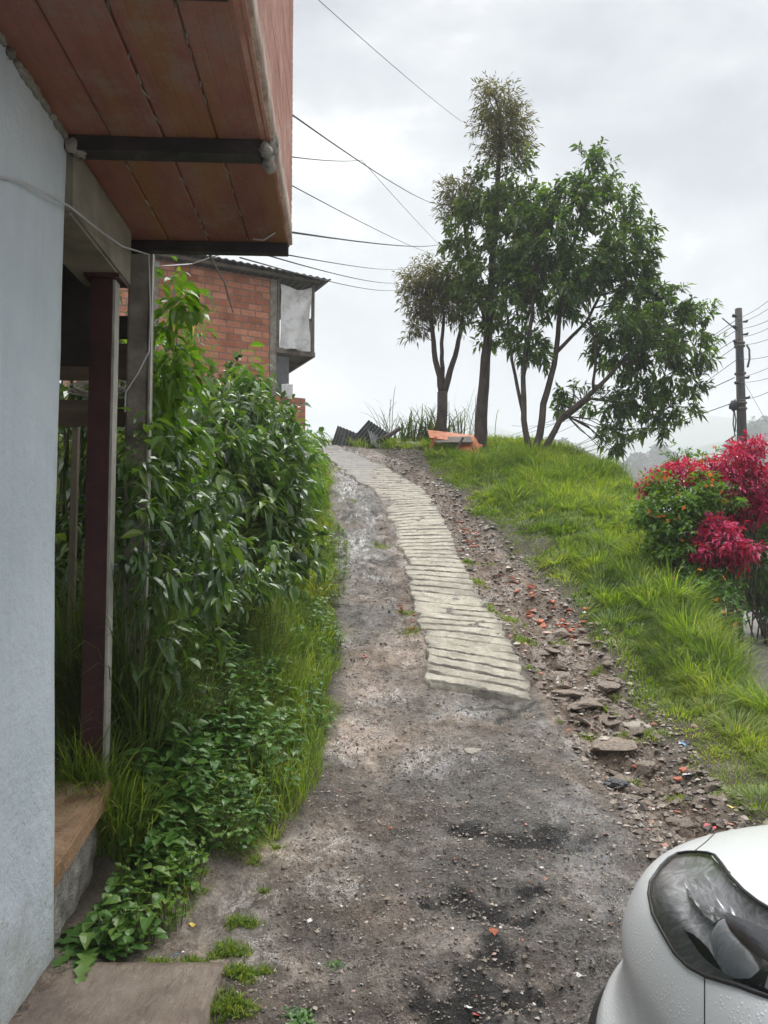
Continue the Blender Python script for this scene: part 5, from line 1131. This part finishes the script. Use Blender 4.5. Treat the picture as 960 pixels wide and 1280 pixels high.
loft([ringc(1.395,.67,-1.6,-.18),ringc(1.44,.645,-1.56,-.24),ringc(1.47,.58,-1.45,-.36),ringc(1.485,.3,-1.1,-.6)],'roof','paint',True)
for sx in (-1,1):
    b=MB(); b.tube([(sx*.775,.40,1.0),(sx*.735,.1,1.2),(sx*.665,-.2,1.41)],.022,6); b.build('pillar',M['paint'],CAR,True)
    b=MB(); b.tube([(sx*.775,-.35,1.0),(sx*.735,-.35,1.2),(sx*.665,-.33,1.41)],.025,6); b.build('pillar',M['black'],CAR,True)
    b=MB(); lump(b,(sx*.9,.15,1.0),(.09,.05,.065),1); b.build('mirror',M['paint'],CAR,True)
    for wy in (.93,-1.28):
        w=empty('wheel',(sx*(Wd-.10),wy,.30)); w.parent=CAR
        b=MB(); R=[(.19,-.1),(.27,-.105),(.295,-.09),(.30,0),(.295,.09),(.27,.105),(.19,.1)]; n=48
        for (r,xx_) in R:
            for k in range(n): a=2*PI*k/n; b.v.append((xx_,r*math.cos(a),r*math.sin(a)))
        for q in range(len(R)-1):
            for k in range(n): a=q*n+k; c_=q*n+(k+1)%n; b.f.append((a,c_,c_+n,a+n))
        b.build('tyre',M['tyre'],w,True)
        b=MB()
        for k in range(7):
            a=2*PI*k/7; b.tube([(sx*.07,.03*math.cos(a),.03*math.sin(a)),(sx*.085,.19*math.cos(a),.19*math.sin(a))],[.025,.016],6)
        b.tube([(sx*.05,0,0),(sx*.09,0,0)],.04,16); b.tube([(sx*.02,0,0),(sx*.03,0,0)],.192,32); b.build('rim',M['chrome'],w,True)
        b=MB(); pts=[(sx*(Wd+.004),wy+.345*math.cos(a),.30+.345*math.sin(a)) for a in np.linspace(-.2,PI+.2,30)]; b.tube(pts,.018,6); b.build('arch_trim',M['black'],CAR,True)
b=MB(); b.box(-.7,.7,-1.8,1.6,.16,.3); b.build('underbody',M['black'],CAR)
b=MB(); 
for sx in (-1,1): b.tube([(sx*(Wd-.015),.2,.72),(sx*(Wd+.03),.2,.38)],.002,5)
b.build('door_gap',M['black'],CAR)
# ================= stones, shards, litter =================
def rockmesh(seed,flat=1.0,ang=.0):
    bm=bmesh.new(); bmesh.ops.create_icosphere(bm,subdivisions=3,radius=1)
    pl=[(Vector((random.gauss(0,1),random.gauss(0,1),random.gauss(0,1))).normalized(),random.uniform(.5,.85)) for _ in range(9)]
    for v in bm.verts:
        n=1+.35*mnoise.noise(v.co*1.3+Vector((seed,0,0)))+.12*mnoise.noise(v.co*4+Vector((0,seed,0))); c=v.co*n
        for d,k in pl:
            q=c.dot(d)-k
            if q>0: c=c-d*q*.9
        v.co=Vector((c.x,c.y*.8,c.z*flat*.6))
    me=bpy.data.meshes.new('stone'); bm.to_mesh(me); bm.free()
    return me
RM=[rockmesh(i*3.7,random.choice([.5,.8,1.0])) for i in range(9)]
for me in RM: me.materials.append(M['rock'])
SM=[]
for i in range(5):
    b=MB(); a=[(random.uniform(.7,1)*math.cos(t),random.uniform(.45,.7)*math.sin(t)) for t in np.sort(rng.uniform(0,2*PI,random.choice([5,6,7])))]; n=len(a); b.v=[(x,y,-.16) for x,y in a]+[(x*.95,y*.95,.16) for x,y in a]
    b.f=[tuple(reversed(range(n))),tuple(range(n,2*n))]+[(k,(k+1)%n,n+(k+1)%n,n+k) for k in range(n)]; me=bpy.data.meshes.new('brick_shard'); me.from_pydata(b.v,[],b.f); me.update(); me.materials.append(M['shard']); SM.append(me)
def put(me,name,px,py,size,label,cat,group=None,mat=None,flat=1,sink=.25,rot=None,asp=1):
    p=hit(px,py,h0); p.z=float(h(p.x,p.y))
    if mat: me=me.copy(); me.materials[0]=M[mat]
    o=bpy.data.objects.new(name,me); C.objects.link(o); s=size/2; o.location=(p.x,p.y,p.z+s*.3*flat*(1-sink)); o.scale=(s*asp,s,s*flat)
    o.rotation_euler=(random.gauss(0,.2),random.gauss(0,.2),random.uniform(0,6.28)) if rot is None else rot
    return tag(o,label,cat,group)
R0=[(550,617,.36,'flat grey slab stone lying against the upper right edge of the ribbed strip',.35,'rock'),(560,610,.2,'small slab beside the flat grey slab at the strip edge',.4,'rock'),
 (700,783,.36,'blocky broken concrete lump at the top of the wet rubble',.8,'rock'),(752,781,.28,'flat broken slab end under the grass edge',.4,'rock'),
 (733,880,.34,'long flat pale rock at the edge of the asphalt',.4,'rock'),(765,925,.42,'large flat pink brown rock sloping into the gully',.35,'rock'),(795,893,.26,'pale flat stone half covered by grass',.3,'rockpale'),
 (805,942,.2,'rounded grey brown stone below the flat pale stone',.7,'rock'),(789,987,.11,'grey wedge stone right below the black plastic',.8,'rock'),(820,995,.075,'small tan round stone in the rubble',.9,'rocktan'),
 (840,1018,.11,'dark muddy stone near the car bonnet',.8,'rock'),(740,870,.3,'broken wet rock under the long flat pale rock',.5,'rock'),(705,860,.3,'brown rock with a puddle beside the lower strip end',.5,'rock'),
 (868,908,.07,'small cream stone lying alone on the grass edge',.8,'rocktan'),(760,845,.3,'low muddy rock in the middle of the rubble',.45,'rock'),(700,825,.3,'flat muddy rock right of the ribbed strip',.4,'rock'),(690,808,.24,'tilted rock slab right of the ribbed strip',.5,'rock'),(775,948,.22,'broken rock just above the black plastic',.5,'rock'),(790,965,.12,'orange brown pebble-sized rock by the black plastic',.8,'rock'),
 (592,938,.17,'pale broken chip of concrete set in the asphalt below the strip',.12,'rockpale'),(683,932,.15,'second pale concrete chip set in the asphalt, right of the first',.12,'rockpale')]
for px,py,sz,lb,fl,mt in R0: put(random.choice(RM),'stone',px,py,sz,lb,'stone',mat=mt,flat=fl*1.15,sink=.8,rot=(.16*random.uniform(.3,1),random.uniform(-.08,.08),random.uniform(0,6.28)))
gpoly=[(548,600),(590,620),(640,690),(690,740),(745,785),(790,860),(835,925),(900,985),(935,1015),(840,1050),(790,1005),(745,950),(705,900),(668,862),(655,815),(620,760),(600,735),(640,740),(620,690),(580,660),(560,630)]
def rnd_in(poly):
    xs_=[p[0] for p in poly]; ys_=[p[1] for p in poly]
    while 1:
        x,y=random.uniform(min(xs_),max(xs_)),random.uniform(min(ys_),max(ys_))
        if inpoly(x,y,poly): return x,y
for k in range(215):
    x,y=rnd_in(gpoly); d=hit(x,y,h0).y; s=random.choice([.05,.06,.08,.11,.16])*random.uniform(.7,1.2)*(.8 if y>900 else 1); put(random.choice(RM),'stone',x,y,s,'small wet grey brown stone among the rubble right of the ribbed strip','stone','loose stones in the rubble',flat=random.uniform(.45,.85),sink=1.0)
spoly=[(640,715),(690,738),(735,765),(720,790),(672,772),(645,740)]; spoly2=[(562,645),(600,660),(625,690),(600,700),(570,668)]; spoly3=[(485,740),(510,745),(530,790),(515,800),(495,765)]
for k in range(96):
    P=spoly if k<42 else (spoly2 if k<64 else (spoly3 if k<74 else gpoly)); x,y=rnd_in(P)
    lb,gp=(('broken red brick shard among the stones beside the grass','brick shards by the grass') if P is spoly else ('broken red brick shard beside the upper ribbed strip','brick shards by the upper strip') if P is spoly2 else ('reddish chip left of the lower ribbed strip','chips left of the strip') if P is spoly3 else ('stray red brick chip in the rubble gully','stray brick chips'))
    put(random.choice(SM),'brick_shard',x,y,random.uniform(.06,.17)*(1 if k<54 else .6),lb,'brick shard',gp,sink=0,flat=.7)
# litter
b=MB(); lump(b,(0,0,0),(.5,.34,.24),4.4,3); lump(b,(.4,.05,.0),(.35,.25,.15),6.4,3)
me=bpy.data.meshes.new('x'); me.from_pydata(b.v,[],b.f); me.update(); me.materials.append(M['bag']); [setattr(q,'use_smooth',False) for q in me.polygons]
put(me,'plastic_bag',768,974,.26,'crumpled wet black plastic bag in the rubble','plastic bag',rot=(0,0,-.1),flat=.9)
def scrap(px,py,s,mat,label,cat='scrap',group=None,asp=1.6,flat=.5):
    b=MB(); n=8; 
    for j in range(4):
        for i in range(4): b.v.append(((i-1.5)/1.5+random.gauss(0,.12),(j-1.5)/1.5*.6+random.gauss(0,.12),.28*random.gauss(0,1)))
    for j in range(3):
        for i in range(3): a=j*4+i; b.f.append((a,a+1,a+5,a+4))
    me=bpy.data.meshes.new('scrap'); me.from_pydata(b.v,[],b.f); me.update(); me.materials.append(M[mat])
    o=put(me,'litter',px,py,s,label,cat,group,sink=-1,flat=flat,asp=1); sd=o.modifiers.new('Solidify','SOLIDIFY'); sd.thickness=.1; return o
scrap(861,961,.075,'white','crumpled white wrapper at the grass edge','wrapper'); scrap(905,982,.05,'white','faint white scrap in the grass near the bonnet'); scrap(855,930,.045,'bluescrap','blue scrap at the edge of the grass')
scrap(888,1022,.08,'redscrap','red and pink wrapper just beyond the car bonnet','wrapper'); scrap(915,1008,.05,'yellow','yellowish scrap near the bonnet edge'); scrap(458,822,.06,'redscrap','red wrapper in the mud left of the ribbed strip','wrapper')
scrap(487,765,.05,'teal','small green cap in the gravel left of the ribbed strip'); scrap(413,890,.05,'white','white scrap beside the left verge'); scrap(220,1189,.022,'bluescrap','tiny blue cap beside the concrete pad'); scrap(240,1149,.03,'yellow','yellow lighter-sized scrap in the mud between the grass tufts')
scrap(218,1189-10,.018,'rocktan','tan crumb beside the tiny blue cap','crumb'); scrap(229,1186,.016,'white','white crumb beside the tiny blue cap','crumb'); scrap(387,1156,.025,'white','white scrap in the mud left of the pot holes'); scrap(400,1207,.02,'white','small white chip in the mud near the bottom, right of the bright grass')
scrap(617,1175,.04,'shard','reddish scrap beside the middle pot hole'); scrap(594,1262,.03,'redscrap','red scrap in the lowest pot hole'); scrap(585,1260,.03,'white','white scrap beside the red one in the lowest pot hole'); scrap(645,1262,.04,'rockpale','cream stone chip right of the lowest pot hole'); scrap(724,1218,.045,'white','white wrapper near the front wheel of the car','wrapper')
scrap(669,1140,.022,'white','white chip right of the middle pot hole'); scrap(726,1150,.018,'white','white chip between the pot holes and the car'); scrap(452,1232,.02,'white','white chip low in the mud centre'); scrap(626,1158,.022,'white','white chip just below the dark middle pot hole'); scrap(757,1052,.03,'shard','red chip on the asphalt left of the bonnet edge'); scrap(813,1028,.045,'rocktan','tan wooden chip on the asphalt near the bonnet','chip'); scrap(427,1134,.018,'white','faint white chip in the mud left of centre')
# loose gravel over the track
def chips(name,n,xf,y0,y1,smin,smax,label,pw=1.6):
    u=rng.uniform(0,1,n); y=(y0**(1-pw)+u*(y1**(1-pw)-y0**(1-pw)))**(1/(1-pw)); x=xf(y,n); m=~((x>SL(y)-.0)&(x<SR(y)+.0)&(y>6.3)); x=x[m];y=y[m]; n=len(x)
    s=smin*(smax/smin)**(rng.uniform(0,1,n)**2.2)*(.7+.06*y); c=np.stack([x,y,h(x,y)+s*.12],1); a=rng.uniform(0,2*PI,n)
    base=np.array([(1,0,0),(0,.8,0),(-1,0,0),(0,-.8,0),(0,0,.55),(0,0,-.55)]); q=base[None]*(1+rng.uniform(-.35,.35,(n,6,1)))+rng.normal(0,.15,(n,6,3)); ca,sa=np.cos(a)[:,None],np.sin(a)[:,None]
    V=np.stack([q[:,:,0]*ca-q[:,:,1]*sa,q[:,:,0]*sa+q[:,:,1]*ca,q[:,:,2]],2)*s[:,None,None]*.5+c[:,None]
    T=np.array([(0,1,4),(1,2,4),(2,3,4),(3,0,4),(1,0,5),(2,1,5),(3,2,5),(0,3,5)]); fs=(T[None]+(np.arange(n)*6)[:,None,None]).reshape(-1,3)
    o=np_mesh(name,V.reshape(-1,3),[fs],M['gravel'],None,rnd=np.repeat(rng.uniform(0,1,n),6),smooth=False); tag(o,label,'gravel' if 'gravel' in name else 'mud',kind='stuff')
chips('gravel',30000,lambda y,n:XL(y)+(XR(y)+.1-XL(y))*rng.uniform(0,1,n),2.2,20,.006,.03,'fine gravel and grit embedded in the wet track')
M['clod']=simple('mud_clod',[(.10,.087,.075),(.20,.175,.15),(.30,.265,.23)],12,(.15,.4),.6,90)
_g=M['gravel']; M['gravel']=M['clod']
chips('mud_clods',16000,lambda y,n:XL(y)+.0+(np.where(y>6.4,SL(y),1.5)-XL(y))*rng.uniform(0,1,n),2.2,17,.005,.019,'wet mud clods churned up over the track',1.9)
M['gravel']=_g
chips('gravel',5200,lambda y,n:np.clip(np.where(y>6.4,SR(y),1.3),0,9)+(XR(y)+.15-np.where(y>6.4,SR(y),1.3))*rng.uniform(0,1,n),3.6,19.5,.02,.07,'coarser rubble fragments in the gully right of the ribbed strip')
# ================= air, light, camera =================
bpy.context.view_layer.update()
b=MB(); b.box(-1500,1500,-330,1420,-185,215); hz=b.build('haze',None,None)
m=bpy.data.materials.new('haze_air'); m.use_nodes=True; nt=m.node_tree; nt.nodes.clear(); vo=nt.nodes.new('ShaderNodeVolumePrincipled'); vo.inputs['Color'].default_value=(.83,.845,.86,1); vo.inputs['Density'].default_value=HAZE; vo.inputs['Anisotropy'].default_value=.0
out=nt.nodes.new('ShaderNodeOutputMaterial'); nt.links.new(vo.outputs[0],out.inputs['Volume']); hz.data.materials.append(m); tag(hz,kind='stuff',label='pale mist hanging over the valley',cat='haze')
w=bpy.data.worlds.new('World'); SC.world=w; w.use_nodes=True; t=NT(w.node_tree); bg=t.n['Background']; bg.inputs['Strength'].default_value=1
SE,SA=math.radians(62),math.radians(20)
sky=t.node('ShaderNodeTexSky',sky_type='NISHITA',sun_disc=False,sun_elevation=SE,sun_rotation=SA)
tc=t.node('ShaderNodeTexCoord'); g=tc.outputs['Generated']; mp=t.node('ShaderNodeMapping'); t.l.new(g,mp.inputs[0]); mp.inputs['Scale'].default_value=(1,1,1.6); v=mp.outputs[0]
n1=t.noise(2.1,6,.55,v,.4); n2=t.noise(5.5,5,.6,v,.3)
cl=t.math('ADD',t.math('MULTIPLY',n1,.75),t.math('MULTIPLY',n2,.25))
c=t.ramp(cl,[(.42,(.165,.175,.20)),(.48,(.245,.253,.272)),(.53,(.31,.315,.325)),(.59,(.53,.53,.52))])
sx=t.node('ShaderNodeSeparateXYZ'); t.l.new(g,sx.inputs[0]); zz=sx.outputs['Z']
lowf=t.ramp(zz,[(.0,1),(.26,0)]); c=t.mix(c,(.31,.318,.335),lowf)
zen=t.ramp(zz,[(.0,1.0),(.62,1.0),(1.0,1.0)]); 
gain=t.math('ADD',1.0,t.math('MULTIPLY',t.ramp(zz,[(.62,0),(.9,1)]),ZEN)); 
vm=t.node('ShaderNodeVectorMath',operation='SCALE'); t.l.new(c,vm.inputs[0]); t.l.new(gain,vm.inputs['Scale'])
vs=t.node('ShaderNodeVectorMath',operation='SCALE'); t.l.new(sky.outputs[0],vs.inputs[0]); vs.inputs['Scale'].default_value=.06
fin=t.mix(vm.outputs[0],vs.outputs[0],.08); t.l.new(fin,bg.inputs['Color'])
sl=bpy.data.lights.new('sun','SUN'); sl.energy=SUN; sl.angle=math.radians(25); sl.color=(1,.97,.93); so=bpy.data.objects.new('sun',sl); C.objects.link(so)
# light comes from the direction (sin SA, cos SA) at elevation SE
d=Vector((math.sin(SA)*math.cos(SE),math.cos(SA)*math.cos(SE),math.sin(SE))); so.rotation_euler=d.to_track_quat('Z','Y').to_euler(); so.location=(0,0,30)
cam=bpy.data.cameras.new('camera'); co=bpy.data.objects.new('camera',cam); C.objects.link(co); cam.sensor_fit='VERTICAL'; cam.sensor_height=36; cam.lens=27; cam.clip_start=.05; cam.clip_end=6000
co.location=(0,0,EYE); co.rotation_euler=(PI/2+PITCH,0,0); SC.camera=co
SC.view_settings.view_transform='Standard'; SC.view_settings.look='None'; SC.view_settings.gamma=1; SC.view_settings.exposure=EXPO
SC.cycles.use_denoising=True; SC.cycles.max_bounces=8; SC.cycles.volume_bounces=4; SC.cycles.transparent_max_bounces=12
